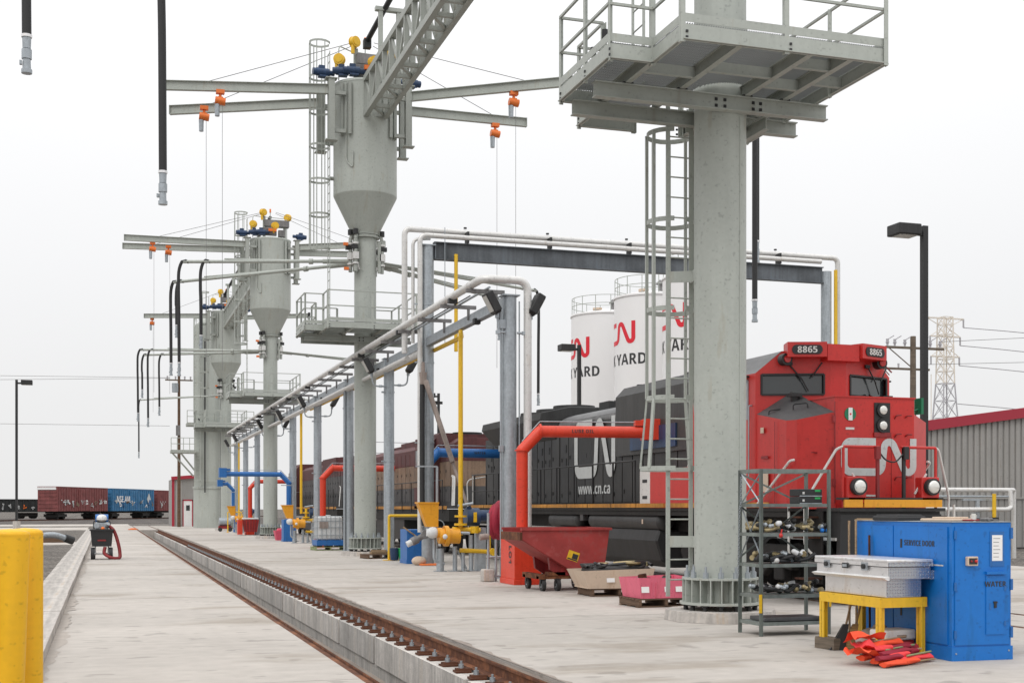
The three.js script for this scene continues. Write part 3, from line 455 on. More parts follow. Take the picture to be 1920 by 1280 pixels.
{ // portal over the locomotive track
  const t = thing('portal_frame', 'dark steel portal beam carrying pipes across over the locomotive track', 'gantry', 9.05, 0, 36.4), X = 13.35;
  obj('portal_post', [cyl(.18, .18, 9.35, 0, 0, 0, 24), box(.5, .03, .5, 0, .02, 0), box(.4, .03, .4, 0, 9.36, 0)], M.galv, t);
  obj('portal_post', [cyl(.17, .17, 9.35, X, 0, 0, 24), box(.5, .03, .5, X, .02, 0)], M.galv, t);
  obj('portal_beam', ibeam(V(.18, 9.22, 0), V(X - .15, 9.22, 0), .52, .22, .025), M.beam, t);
  obj('end_plate', [box(.03, .5, .3, .2, 9.22, 0)], M.beam, t); obj('stiffener', [box(.02, .46, .2, .55, 9.22, 0)], M.beam, t);
  obj('insulated_pipe', insulated([V(-.65, 6.2, -.2), V(-.65, 9.86, -.2), V(X + .55, 9.86, -.2), V(X + .55, .3, -.2)], .085, .2), M.insul, t);
  obj('insulated_pipe', insulated([V(-.26, .95, .12), V(-.26, 9.64, .12), V(X * .55, 9.64, .12), V(X * .98, 9.64, .12)], .075, .22), M.insul, t);
  obj('down_pipe', [...pipe([V(-.42, 6.5, -.1), V(-.42, 9.55, -.1), V(.1, 9.6, -.1)], .05, .2)], M.insul, t);
  for (let x = 1.2; x < X; x += 2.6) obj('pipe_clip', [box(.06, .34, .30, x, 9.66, 0), rod(V(x, 9.98, -.2), V(x, 10.02, -.2), .05, 8)], M.dark, t);
  obj('gas_line', [rod(V(.78, 9.1, .3), V(.78, 6.25, .3), .055, 10)], M.yellowP, t); obj('gas_line', [rod(V(X + .28, 9.4, .12), V(X + .28, 1, .12), .06, 10)], M.yellowP, t);
  obj('rope_tie', [rod(V(.48, 9.9, .16), V(.48, 6.4, .16), .012, 6)], M.galv, t);
  for (const y of [3.55, 5.9, 7.6]) obj('post_clamp', [cyl(.195, .195, .05, 0, y, 0, 20), box(.3, .04, .05, -.25, y + .025, .06)], M.galv, t);
  obj('fuel_hose', [spline([V(-.24, 5.3, .32), V(-.25, 4.6, .34), V(-.25, 3, .34), V(-.24, 1.6, .34), V(-.2, 1.15, .36)], .075, 30, 8)], M.rubber, t);
  obj('hose_head', [cyl(.09, .12, .35, -.22, 5.25, .33, 12), cyl(.06, .05, .3, -.22, 5.6, .33, 10), rod(V(-.22, 5.2, .33), V(.0, 5.1, .3), .04, 8)], M.rag, t);
  obj('fuel_arm', [rod(V(-.15, 5.3, .35), V(.95, 1.75, .9), .05, 10), rod(V(-.15, 5.3, .42), V(.55, 3.0, .75), .075, 10), sph(.1, -.15, 5.3, .36)], M.rag, t);
  const nz = part('fuel_nozzle', t);
  obj('nozzle_body', [rod(V(-.45, .75, .5), V(.05, 1.05, .5), .085, 12), rod(V(-.6, .68, .5), V(-.42, .77, .5), .12, 12), rod(V(-.2, .9, .42), V(-.2, .9, .58), .13, 12), box(.16, .2, .16, .05, 1.1, .5)], M.grey, nz);
  obj('nozzle_tip', [rod(V(-.74, .61, .5), V(-.58, .69, .5), .09, 12)], M.plastic, nz);
  obj('hand_wheel', ring(.17, .025, 0, 16, 0, 6.283, .03).map((g) => g.rotateX(Math.PI / 2).translate(.18, 1.15, .56)), M.galv, nz);
  obj('work_lamp', [bar(V(.18, 4.75, .1), V(.42, 4.75, .1), .05, .08), box(.14, .10, .1, .25, 4.75, .1)], M.dark, t);
}
// ================= swing booms for oil and water =================
function makeBoom(name, label, x, s, m, o) {
  const t = thing(name, label, 'boom', x, 0, s, o.ry ?? 0);
  const cab = obj('cabinet', [rbox(o.w, o.h - .12, o.d, .012, 0, .12 + (o.h - .12) / 2, 0), rbox(o.w + .03, .12, o.d + .03, .01, 0, .06, 0)], m, t);
  if (o.mark) obj('lettering', [place(text(o.mark, .17, 1, .004), -o.w / 2 - .004, o.h * .62, o.d * .12, -Math.PI / 2, 0, -Math.PI / 2)], M.text, t);
  const r = o.r ?? .13, hy = 3.35;
  obj('riser', [cyl(r, r, hy - .42 - o.h, o.px, o.h, o.pz, 20), cyl(r + .03, r + .03, .04, o.px, o.h, o.pz, 20)], m, t);
  const a = o.ang * D2R, dx = Math.cos(a), dz = -Math.sin(a), b = V(o.px, hy - .42, o.pz), c = V(o.px + .4 * dx, hy, o.pz + .4 * dz), e = V(o.px + o.len * dx, hy, o.pz + o.len * dz), w = V(dx, 0, dz);
  obj('elbow', [rod(b, c, r, 20), cyl(r + .035, r + .035, .03, b.x, b.y - .015, b.z, 20), rod(c.clone().addScaledVector(w, -.02), c.clone().addScaledVector(w, .02), r + .04, 20), sph(r, b.x, b.y, b.z, 1, 1, 1, 16, 10), sph(r, c.x, c.y, c.z, 1, 1, 1, 16, 10)], m, t);
  obj('boom_pipe', [rod(c, e, r, 24)], m, t);
  obj('tie_rod', [rod(V(b.x, b.y + .2, b.z), V(c.x, hy + r + .09, c.z), .012, 6), rod(V(c.x, hy + r + .09, c.z), V(e.x, hy + r + .09, e.z), .012, 6)], M.galv, t);
  if (o.text) obj('lettering', [place(text(o.text, .075, 1.1, .004), o.px + o.len * .48 * dx, hy - .03, o.pz + o.len * .48 * dz + r, a)], M.text, t);
  obj('end_block', [place([box(.36, .46, .42, 0, .06, 0), box(.22, .12, .2, -.25, .2, 0)], e.x + .15 * dx, hy, e.z + .15 * dz, a)], m, t);
  return t;
}
makeBoom('oil_boom', 'orange lube oil boom on a tall orange cabinet behind the red tipping hopper', 8.72, 26.6, M.orange, { w: .62, d: 1.0, h: 1.05, px: .06, pz: -.1, ang: -10, len: 2.75, text: 'LUBE OIL', mark: 'LO1' });
makeBoom('water_boom', 'blue boom reaching right behind the portal post over the brown engine', 8.95, 37.5, M.blue2, { w: .75, d: .9, h: 1.02, px: .35, pz: -.2, ang: 4, len: 3.6, text: 'WATER', r: .14 });
makeBoom('oil_boom', 'orange boom beside the second sand tower reaching behind its column', 8.78, 53.6, M.orange, { w: .6, d: .9, h: 1.0, px: 0, pz: 0, ang: -2, len: 3.9, r: .13 });
makeBoom('water_boom', 'blue boom swung left across the open track behind the rack posts', 8.80, 64.2, M.blue2, { w: .62, d: .8, h: 1.1, px: 0, pz: 0, ang: 181, len: 3.1, r: .12 });
makeBoom('oil_boom', 'small far orange boom between the last rack posts', 8.75, 81.5, M.orange, { w: .6, d: .9, h: 1.0, px: 0, pz: 0, ang: 0, len: 3.2, r: .13 });
makeBoom('water_boom', 'small far blue boom with a short head by the storage silo', 8.85, 90.5, M.blue2, { w: .5, d: .7, h: 1.1, px: -.3, pz: 0, ang: 181, len: .75, r: .12 });
// ================= fuelling pump stations =================
function makePump(label, x, s, k = 1) {
  const t = thing('fuel_station', label, 'pump', x, 0, s, 0, 'yellow fuel pump stations beside the rack');
  obj('funnel_hood', [frus([V(-.50, 1.17, .16), V(-.20, 1.17, .16), V(-.20, 1.17, -.1), V(-.50, 1.17, -.1)], [V(-.74, 1.78, .2), V(-.20, 1.78, .2), V(-.20, 1.78, -.12), V(-.74, 1.78, -.12)]), bb(-.76, -.19, 1.78, 1.815, -.14, .22)], M.amber, t);
  obj('hood_bracket', [bar(V(-.18, .3, -.05), V(-.18, 2.75, -.05), .05, .05), bar(V(-.18, 2.75, -.05), V(-.75, 2.75, -.05), .04, .04)], M.galv, t);
  obj('meter_head', [sph(.17, -.36, 1.02, .2, 1, .9, .8), box(.26, .2, .2, -.36, 1.03, .12)], M.plastic, t);
  obj('pump_body', [rod(V(-.2, .93, .2), V(.35, .93, .2), .2, 18), rod(V(-.06, .93, .2), V(.05, .93, .2), .27, 18), rod(V(-.25, 1.02, .2), V(-.12, 1.02, .2), .13, 14)], M.amber, t);
  obj('yellow_manifold', [rod(V(.2, 1.1, .1), V(.95, 1.08, .1), .07, 12), rod(V(.42, .95, .1), V(.42, 1.65, .1), .06, 12), rod(V(.42, 1.42, .1), V(.42, 1.47, .1), .16, 16), rod(V(.42, 1.2, .1), V(.42, 1.26, .1), .17, 16), rod(V(.8, 1.0, .1), V(.8, 1.18, .1), .12, 12), rod(V(.4, .55, .1), V(1.35, .5, .1), .06, 12), rod(V(1.3, .5, .02), V(1.3, .5, .2), .1, 12), rod(V(1.22, .5, .1), V(1.22, .95, .1), .03, 8)], M.yellowP, t);
  obj('filter_housing', [rod(V(.62, 1.42, -.15), V(.98, 1.42, -.15), .24, 18), rod(V(.98, 1.46, -.1), V(1.35, 1.46, -.1), .15, 14), box(.12, .12, .1, .7, 1.64, -.1)], M.navy, t);
  obj('yellow_tag', [box(.09, .26, .012, .82, 1.42, .1)], M.yellowP, t);
  obj('handle', [rod(V(.35, 1.72, .1), V(.75, 1.78, .12), .04, 8), rod(V(.25, 1.02, .3), V(.6, 1.0, .34), .04, 8)], M.galv, t);
  obj('valve_knob', [sph(.075, 1.25, 1.03, .12), sph(.07, -.08, .92, .42)], M.plastic, t);
  for (const [lx, r, h] of [[-.12, .1, .6], [.28, .06, .65], [.5, .05, .5], [.72, .06, .95], [.98, .16, 1.15]]) obj('support_post', [lx > .9 ? bb(lx - .13, lx + .13, 0, h, -.1, .12) : cyl(r, r, h, lx, 0, .05, 14), box(.3, .02, .3, lx, .01, .05)], M.galv, t);
  obj('drip_pipe', [...pipe([V(-.3, .85, .1), V(-.3, .3, .1), V(-.02, .2, .1)], .04, .1)], M.galv, t);
  obj('brace', [rod(V(.35, .55, .05), V(.6, .05, .05), .025, 6)], M.galv, t);
  if (k !== 1) t.scale.setScalar(k);
  return t;
}
makePump('yellow fuel pump with an upright amber hood beside the portal post', 8.5, 32.4);
makePump('second yellow fuel pump, in front of the left-swung blue boom', 8.75, 61.0);
makePump('farthest yellow fuel pump, just left of the small red cart', 8.6, 87.5);

// ================= things standing between the rack posts =================
{ // yellow goal-post guard
  const t = thing('guard_frame', 'yellow tubular guard frame standing in front of a rack post', 'guard', 8.83, 0, 39.9);
  obj('guard_bar', [...pipe([V(-.2, .02, .1), V(-.2, 1.42, .1), V(.78, 1.42, .1), V(.78, 1.1, .1)], .045, .05, 8, 30)], M.yellowP, t);
  obj('guard_foot', [box(.36, .02, .3, -.2, .01, .1), box(.5, .02, .3, .35, .012, .1)], M.yellowP, t);
}
tag(obj('bucket', [place(lathe([[0, 0], [.13, 0], [.16, .36], [.17, .36], [.17, .38], [.15, .38], [.12, .02], [0, .02]], 0, 0, 0, 20), 9.0, .02, -39.4)], M.green), 'small green bucket at the foot of the yellow guard frame', 'bucket');
tag(obj('bucket', [place(lathe([[0, 0], [.13, 0], [.15, .36], [.16, .38], [.14, .38], [.12, .02], [0, .02]], 0, 0, 0, 20), 8.74, .02, -39.5)], M.navy), 'dark blue bucket between the yellow guard frame and the green bucket', 'bucket');
tag(obj('wooden_handle', [rod(V(8.45, 1.1, -37.0), V(8.95, .75, -37.0), .022, 8)], M.wood), 'wooden tool handle leaning across the blue boom cabinet', 'tool handle');
function pallet(name, label, x, s, ry, m, w = 1.1, d = 1.0) {
  const t = thing(name, label, 'pallet', x, 0, s, ry);
  for (let i = 0; i < 6; i++) obj('deck_board', [box(w, .02, d / 8, R(-.01, .01), .135, -d / 2 + d * (i + .5) / 6, R(-.01, .01))], m, t);
  for (const k of [-1, 0, 1]) obj('stringer', [box(.05, .10, d, k * (w / 2 - .04), .075, 0)], m, t);
  for (const k of [-1, 0, 1]) obj('base_board', [box(w, .02, d / 8, 0, .012, k * (d / 2 - .07))], m, t);
  return t;
}
{ pallet('wood_pallet', 'worn wooden pallet with loose boards at the base of the second tower', 8.6, 41.5, .15, M.woodD, .95, .8); const b = thing('timber_offcut', 'loose timber offcuts heaped on the wooden pallet by the second tower', 'timber', 8.6, .15, 41.5, .3); obj('offcut', [box(.7, .07, .1, 0, .04, .1, .2)], M.wood, b); obj('offcut', [box(.5, .08, .12, .1, .09, -.1, -.5)], M.wood, b); }
{ // IBC tote
  pallet('green_pallet', 'green pallet lying under the white liquid tote', 8.45, 50.3, .05, M.palletG, 1.25, 1.0);
  const t = thing('liquid_tote', 'white plastic tote in a wire cage on a blue tray by the rack', 'tote', 8.45, .15, 50.3, .05);
  obj('tray', [bb(-.55, .55, .05, .26, -.45, .45)], M.blue2, t); for (const k of [-1, 0, 1]) obj('tray_foot', [bb(k * .42 - .1, k * .42 + .1, 0, .06, -.4, .4)], M.black, t);
  obj('bottle', [rbox(1.0, .92, .86, .09, 0, .73, 0), cyl(.1, .1, .06, 0, 1.18, 0, 14)], M.plastic, t);
  const cg = part('cage', t);
  for (let i = 0; i <= 6; i++) { const x = -.53 + i * 1.06 / 6; obj('cage_bar', [bb(x - .009, x + .009, .26, 1.2, .455, .47)], M.galv, cg); }
  for (let i = 0; i <= 5; i++) { const z = -.46 + i * .92 / 5; obj('cage_bar', [bb(-.55, -.535, .26, 1.2, z - .009, z + .009)], M.galv, cg); }
  for (const y of [.45, .75, 1.0, 1.2]) obj('cage_hoop', [bar(V(-.54, y, .465), V(.54, y, .465), .02, .02), bar(V(-.545, y, .46), V(-.545, y, -.46), .02, .02)], M.galv, cg);
  obj('label_plate', [bb(-.45, -.1, .72, .98, .472, .477)], M.rag, t);
}
{ // red wire cart
  const t = thing('red_cart', 'small red wire trolley with a white lid by the far pump', 'cart', 8.6, 0, 80, 0);
  obj('basket', [frus([V(-.36, .2, .3), V(.36, .2, .3), V(.36, .2, -.3), V(-.36, .2, -.3)], [V(-.48, .95, .38), V(.48, .95, .38), V(.48, .95, -.38), V(-.48, .95, -.38)])], M.redD, t);
  for (let i = 0; i < 6; i++) obj('basket_bar', [bar(V(-.36 + i * .144, .2, .31), V(-.48 + i * .19, .95, .39), .02, .02)], M.red, t);
  obj('lid', [rbox(.95, .1, .7, .04, 0, 1.02, 0)], M.plastic, t); obj('side_panel', [bb(-.78, -.5, .05, .95, -.3, .3)], M.orange, t);
  for (const k of [-1, 1]) obj('wheel', [rod(V(k * .3 - .02, .09, .25), V(k * .3 + .02, .09, .25), .09, 12)], M.rubber, t);
}
tag(obj('pink_carton', [frus([V(8.5, 0, -66.5), V(9.15, 0, -66.5), V(9.15, 0, -67.1), V(8.5, 0, -67.1)], [V(8.4, .5, -66.4), V(9.2, .5, -66.4), V(9.2, .5, -67.2), V(8.4, .5, -67.2)]), rbox(.5, .2, .4, .08, 8.8, .52, -66.8)], M.pink), 'crumpled pink carton on the pad between far rack posts', 'carton');
{ const t = thing('oil_cart', 'small grey drum cart with red base near the storage silo', 'cart', 8.2, 0, 93, 0); obj('drum', [rod(V(-.4, .7, 0), V(.4, .7, 0), .3, 16)], M.galv, t); obj('chassis', [bb(-.45, .45, .2, .4, -.3, .3)], M.redD, t); for (const k of [-1, 1]) obj('wheel', [rod(V(k * .35, .15, .3), V(k * .35, .15, .36), .15, 12)], M.rubber, t); }
{ const t = thing('guard_frame', 'far yellow guard frame near the end of the row of posts', 'guard', 8.35, 0, 89); obj('guard_bar', [...pipe([V(-.3, .02, 0), V(-.3, 1.4, 0), V(.6, 1.4, 0), V(.6, .02, 0)], .04, .05, 8, 30)], M.yellowP, t); obj('guard_foot', [box(.2, .02, .2, -.3, .01, 0), box(.2, .02, .2, .6, .01, 0)], M.yellowP, t); }
tag(obj('hose_coil', [place([strip(new THREE.TorusGeometry(.42, .10, 10, 28)), strip(new THREE.TorusGeometry(.36, .09, 10, 28)).translate(.03, .05, .12), strip(new THREE.TorusGeometry(.4, .08, 10, 28)).translate(-.03, -.04, -.12)], 9.75, 1.35, -31.4, .9, 0, .2)], M.crimson), 'coil of crimson hose hung behind the nearest rack post', 'hose');
{ const t = thing('hose_rack', 'galvanized stand of thin pipes beside the orange cabinet', 'stand', 8.55, 0, 27.8); for (const [x, z, h] of [[-.28, .2, 1.55], [-.1, .2, .95], [.05, .1, .75]]) obj('stand_pipe', [cyl(.03, .03, h, x, 0, z, 10)], M.galv, t); obj('stand_foot', [rbox(.26, .28, .26, .03, -.3, .14, .2)], M.kerb, t); obj('cross_pipe', [rod(V(-.3, .55, .2), V(.1, .55, .2), .025, 8), rod(V(-.3, .12, .2), V(.15, .12, .2), .03, 8)], M.galv, t); obj('hose_tap', [rod(V(-.48, 1.0, .2), V(-.28, 1.02, .2), .07, 12)], M.rag, t); }
tag(obj('orange_mat', [rbox(.62, .05, .4, .02, 9.0, .025, -35.9, .1)], M.hoist), 'flat orange mat at the foot of the portal post', 'mat');
tag(obj('burlap_bag', [sph(.2, 8.7, .13, -36.05, 1.1, .7, .8)], M.card), 'tan sack lying against the blue boom cabinet', 'sack');

// ================= the red-nosed locomotive =================
// Local frame: x across, z towards the nose; z = 0 is the front buffer beam.
function truckSet(t, zc, axles, name = 'truck') {
  const g = part(name, t);
  for (const z of axles) for (const k of [-1, 1]) obj('wheel', [rod(V(k * .67, .52, zc + z), V(k * .80, .52, zc + z), .5, 28), rod(V(k * .80, .52, zc + z), V(k * .86, .52, zc + z), .2, 16)], M.under, g);
  for (const k of [-1, 1]) {
    obj('side_frame', [ext([[-2.35, .75], [-2.2, .55], [-1.5, .62], [-1.15, .40], [-.7, .40], [-.35, .62], [.35, .62], [.7, .40], [1.15, .40], [1.5, .62], [2.2, .55], [2.35, .75], [2.2, 1.0], [-2.2, 1.0]], .14, .02).rotateY(Math.PI / 2).translate(k * 1.12 - .07, 0, zc)], M.under, g);
    for (const z of [-1, 1]) obj('coil_spring', [cyl(.12, .12, .34, k * 1.1, .5, zc + z * .92, 12)], M.under, g);
    for (const z of axles) obj('axle_box', [rbox(.2, .34, .36, .04, k * 1.1, .52, zc + z)], M.under, g);
    obj('brake_cylinder', [rod(V(k * 1.25, .85, zc - .3), V(k * 1.25, .85, zc + .35), .11, 12)], M.under, g);
  }
  return g;
}
{
  const t = thing('locomotive', 'red nosed diesel locomotive with black hood and pale one-line initials', 'locomotive', 12.85, 0, 18.7);
  // frame, porch and pilot
  obj('main_frame', [bb(-.95, .95, 1.15, 1.60, -.35, -22.1), bb(-1.5, 1.5, 1.50, 1.598, -1.0, -21.9), bb(-1.52, 1.52, 1.60, 1.66, -.9, -21.9)], M.under, t);
  obj('porch', [bb(-1.05, 1.05, 1.60, 1.66, -.05, -1.0), bb(-1.0, 1.0, 1.15, 1.598, -.14, -.5)], M.dark, t);
  obj('pilot', [ext([[-1.1, .22], [1.1, .22], [1.02, .9], [1.0, 1.55], [-1.0, 1.55], [-1.02, .9]], .1).translate(0, 0, -.2), box(.4, .35, .5, 0, .95, .1)], M.black, t);
  for (const [a, b] of [[-.97, -.62], [-.59, .96]]) obj('buffer_stripe', [bb(a, b, 1.67, 1.80, -.06, -.02)], M.amber, t);
  obj('buffer_lip', [bb(-1.0, 1.0, 1.80, 1.835, -.04, -.25)], M.black, t);
  // nose: a box with sloping shoulders
  const nb = 1.72, zF = -.6, zC = -2.15;
  const fr = [V(-.80, nb, zF), V(.80, nb, zF)];
  obj('nose', [bb(-.80, .80, nb, 3.58, zF, zC + .05), bb(-.80, .80, 1.60, 1.72, zF + .02, -1.4)], M.red, t);
  obj('nose_lid', [bb(-.82, .82, 3.58, 3.605, zF + .02, zC + .05)], M.red, t);
  for (const k of [-1, 1]) {
    const P = (x, y, z) => V(k * x, y, z), a = P(.80, 3.32, zF - .01), b = P(1.32, 3.20, -.98), c = P(1.39, 3.20, -1.22), d = P(1.41, 3.38, zC - .12), e = P(.80, 3.80, zC + .10), dn = (v) => V(v.x, 1.64, v.z), fl = (q) => (k < 0 ? q.reverse() : q);
    obj('shoulder', [polys([fl([dn(a), dn(b), b, a]), fl([dn(b), dn(c), c, b]), fl([dn(c), dn(d), d, c])])], M.red, t);
    obj('anti_glare_top', [polys([fl([a, b, c, d, e])])], M.lgrey, t);
    obj('shoulder_handle', [...pipe([P(.98, 3.42, -1.2), P(.98, 3.52, -1.2), P(1.18, 3.50, -1.35), P(1.18, 3.40, -1.35)], .012, .04, 6, 16), ...pipe([P(1.2, 3.36, -1.75), P(1.2, 3.45, -1.75), P(1.36, 3.42, -1.9), P(1.36, 3.34, -1.9)], .012, .04, 6, 16)], M.black, t);
    obj('vent', [box(.2, .06, .2, k * .95, 3.70, -1.7), cyl(.06, .08, .14, k * .95, 3.56, -1.7, 10)], M.black, t);
  }
  // cab with a vee front
  const zc0 = zC + .38, back = -4.9;
  const plan = [[-1.43, zC - .12], [-.16, zc0], [.16, zc0], [1.43, zC - .12]];
  const Yw = [3.42, 3.80, 4.12, 4.2], prof = (x) => Math.min(4.54, 4.14 + (1.43 - Math.abs(x)) * .9);
  const wall = (a, b, y0, y1) => [V(a[0], y0, a[1]), V(b[0], y0, b[1]), V(b[0], y1, b[1]), V(a[0], y1, a[1])];
  const lerpP = (k) => { const [a, b] = k < 0 ? [plan[0], plan[1]] : [plan[2], plan[3]]; return (u) => [a[0] + (b[0] - a[0]) * u, a[1] + (b[1] - a[1]) * u]; };
  const face = [];
  for (const k of [-1, 1]) {
    const L = lerpP(k), u0 = k < 0 ? .08 : .09, u1 = k < 0 ? .91 : .92, wy0 = 3.74, wy1 = 4.11;
    face.push(wall(L(0), L(1), 1.7, wy0), wall(L(0), L(u0), wy0, wy1), wall(L(u1), L(1), wy0, wy1));
    const p0 = L(0), p1 = L(1); face.push([V(p0[0], wy1, p0[1]), V(p1[0], wy1, p1[1]), V(p1[0], prof(p1[0]), p1[1]), V(k < 0 ? -.98 : .98, 4.54, L(k < 0 ? .355 : .645)[1]), V(p0[0], prof(p0[0]), p0[1])].filter((q, i) => !(k > 0 && i === 9)));
    const w = part('windshield', t), A = L(u0), B = L(u1), nrm = V(-(B[1] - A[1]), 0, B[0] - A[0]).normalize();
    const off = (v, q) => v.clone().addScaledVector(nrm, q);
    const c4 = [V(A[0], wy0, A[1]), V(B[0], wy0, B[1]), V(B[0], wy1, B[1]), V(A[0], wy1, A[1])];
    obj('pane', [polys([c4.map((v) => off(v, -.05))])], M.glass, w);
    obj('gasket', [0, 1, 2, 3].map((i) => bar(off(c4[i], .008), off(c4[(i + 1) % 4], .008), .032, .032)), M.black, w);
    const mid = A.map((v, i) => (v + B[i]) / 2), wp = (u, y, q) => { const m = L(u); return off(V(m[0], y, m[1]), q); };
    obj('wiper', [rod(wp(.45, 4.28, .05), wp(.62, 4.0, .06), .014, 6), rod(wp(.58, 4.10, .05), wp(.70, 3.8, .05), .012, 6), box(.1, .06, .06, wp(.45, 4.3, .03).x, 4.3, wp(.45, 4.3, .03).z)], M.black, w);
    obj('wiper', [rod(wp(.88, 4.32, .05), wp(.74, 4.05, .06), .014, 6)], M.black, w);
  }
  face.push(wall(plan[1], plan[2], 1.7, 4.54));
  obj('cab_front', [polys(face)], M.red, t);
  for (const k of [-1, 1]) {
    const sideF = [];
    const P = (y, z) => V(k * 1.43, y, z), q = (y0, y1, z0, z1) => { const f = [P(y0, z1), P(y0, z0), P(y1, z0), P(y1, z1)]; return k < 0 ? f : f.reverse(); };
    sideF.push(q(1.64, 3.3, -2.27, back), q(4.02, 4.14, -2.27, back), q(3.3, 4.02, -2.27, -2.55), q(3.3, 4.02, -3.45, -3.55), q(3.3, 4.02, -4.4, back));
    for (const [z0, z1] of [[-2.55, -3.45], [-3.55, -4.4]]) { const f = [P(3.3, z1), P(3.3, z0), P(4.02, z0), P(4.02, z1)].map((v) => v.setX(k * 1.39)); obj('side_window', [polys([k < 0 ? f : f.reverse()])], M.glass, t); }
    obj('side_window_frame', [bar(V(k * 1.44, 3.3, -2.55), V(k * 1.44, 4.02, -2.55), .03, .05), bar(V(k * 1.44, 4.02, -2.55), V(k * 1.44, 4.02, -4.4), .03, .05)], M.galv, t);
    const r = [V(k * 1.43, 4.14, -2.27), V(k * 1.43, 4.14, back), V(k * .98, 4.54, back), V(k * .98, 4.54, -2.12)]; obj('roof_slope', [polys([k > 0 ? r : r.reverse()])], M.roof, t);
    obj('door_seam', [bb(k * 1.432, k * 1.437, 1.75, 3.2, -2.72, -2.735), bb(k * 1.432, k * 1.437, 1.75, 3.2, -1.55, -1.565), bb(k * 1.432, k * 1.437, 2.55, 2.60, -1.8, -2.05)], M.redD, t);
    obj('grab_iron', [...pipe([V(k * 1.43, 3.55, -2.4), V(k * 1.5, 3.55, -2.4), V(k * 1.5, 2.2, -2.4), V(k * 1.43, 2.2, -2.4)], .015, .05, 6, 24)], M.galv, t);
    obj('cab_side', [polys(sideF)], M.red, t);
    obj('awning', [box(.22, .03, 2.0, k * 1.52, 4.10, -3.5)], M.black, t);
  }
  obj('cab_roof', [polys([[V(-.98, 4.54, -2.12), V(-.16, 4.54, zc0), V(.16, 4.54, zc0), V(.98, 4.54, -2.12), V(.98, 4.54, back), V(-.98, 4.54, back)]]), polys([[V(1.43, 1.64, back), V(-1.43, 1.64, back), V(-1.43, 4.14, back), V(-.98, 4.54, back), V(.98, 4.54, back), V(1.43, 4.14, back)]])], M.roof, t);
  obj('cab_floor', [bb(-1.4, 1.4, 3.0, 3.05, -2.4, -4.85)], M.black, t); obj('control_desk', [bb(-1.2, -.3, 3.05, 3.75, -2.5, -2.9), bb(.3, 1.2, 3.05, 3.75, -2.5, -2.9), bb(.35, .75, 3.75, 3.95, -2.45, -2.6)], M.grey, t);
  // number boards and lamps
  const nbx = part('number_board', t), NB = (x0, z0, x1, z1, y0, y1, w) => bar(V(x0, (y0 + y1) / 2, z0), V(x1, (y0 + y1) / 2, z1), w, y1 - y0);
  obj('board_housing', [NB(-.97, -1.98, -.30, -1.74, 4.40, 4.67, .42)], M.red, nbx); obj('board_housing', [NB(.30, -1.74, .97, -1.98, 4.40, 4.67, .42)], M.red, nbx); obj('lamp_box', [bb(-.33, .33, 4.34, 4.64, zc0 - .2, zc0 + .18)], M.red, nbx);
  for (const k of [-1, 1]) {
    const x0 = k * .71, ang = k * .344, zz = -1.66;
    const pl = []; for (let i = 0; i < 24; i++) { const a = i / 24 * 6.2832, c = Math.cos(a), s = Math.sin(a); pl.push([Math.sign(c) * .20 + c * .075, s * .085]); }
    obj('board_face', [place(ext(pl, .012), x0, 4.53, zz, ang)], M.black, nbx);
    obj('digits', [place(text('8865', .115, 1.05, .006).translate(0, -.057, .014), x0, 4.53, zz, ang)], M.markW, nbx);
  }
  for (const [x, z] of [[-1.0, -1.93], [1.02, -1.95]]) { obj('marker_lamp', [rod(V(x, 4.37, z - .1), V(x, 4.37, z + .06), .11, 20)], M.dark, t); obj('marker_lens', [rod(V(x, 4.37, z + .06), V(x, 4.37, z + .085), .065, 16)], M.redLens, t); }
  // nose fittings
  const zN = zF + .004;
  obj('initials', [wormLogo(.66).translate(.06, 2.22, zN)], M.mark, t);
  obj('headlight_recess', [bb(-.02, .30, 2.98, 3.50, zN, zN + .012)], M.dark, t); obj('recess_sill', [bb(-.03, .31, 2.90, 2.98, zN, zN + .03)], M.redD, t);
  for (const y of [3.37, 3.10]) { const h = part('headlight', t); obj('reflector', [rod(V(.14, y, zN), V(.14, y, zN + .05), .125, 20)], M.black, h); obj('lens', [sph(.078, .14, y, zN + .05, 1, 1, .35, 16, 10)], M.lens, h); }
  obj('badge', [rod(V(-.50, 3.29, zN), V(-.50, 3.29, zN + .008), .115, 24)], M.greenE, t); obj('badge_bar', [bb(-.54, -.46, 3.18, 3.40, zN + .009, zN + .014)], M.paper, t); obj('badge_star', [rod(V(-.50, 3.29, zN + .014), V(-.50, 3.29, zN + .018), .018, 8)], M.logo, t);
  obj('name_plate', [bb(-.59, -.42, 3.02, 3.06, zN, zN + .006)], M.markW, t);
  obj('door_seam', [bb(-.815, -.80, 1.75, 3.5, zN, zN + .015), bb(.33, .335, 1.75, 2.9, zN, zN + .006)], M.redD, t);
  for (const y of [3.2, 2.66, 2.1]) obj('hinge', [box(.05, .12, .05, -.83, y, zN + .01)], M.redD, t);
  for (const y of [3.28, 2.95, 2.2]) { obj('latch', [...pipe([V(.40, y - .05, zN), V(.40, y, zN + .05), V(.5, y + .01, zN + .05)], .012, .03, 6, 12)], M.redD, t); obj('latch', [...pipe([V(.62, y - .03, zN), V(.62, y, zN + .05), V(.72, y, zN + .05)], .012, .03, 6, 12)], M.redD, t); }
  obj('latch_bar', [place([box(.4, .02, .03)], -1.06, 2.62, -.78, .65)], M.redD, t);
  obj('data_plate', [bb(-.62, -.5, 1.98, 2.06, zN, zN + .006), bb(-.18, .02, 1.86, 1.89, zN, zN + .006)], M.markW, t);
  obj('data_plate', [bb(-1.446, -1.438, 1.95, 2.3, -1.78, -1.98), bb(-1.44, -1.436, 3.02, 3.12, -1.95, -2.07)], M.card, t);
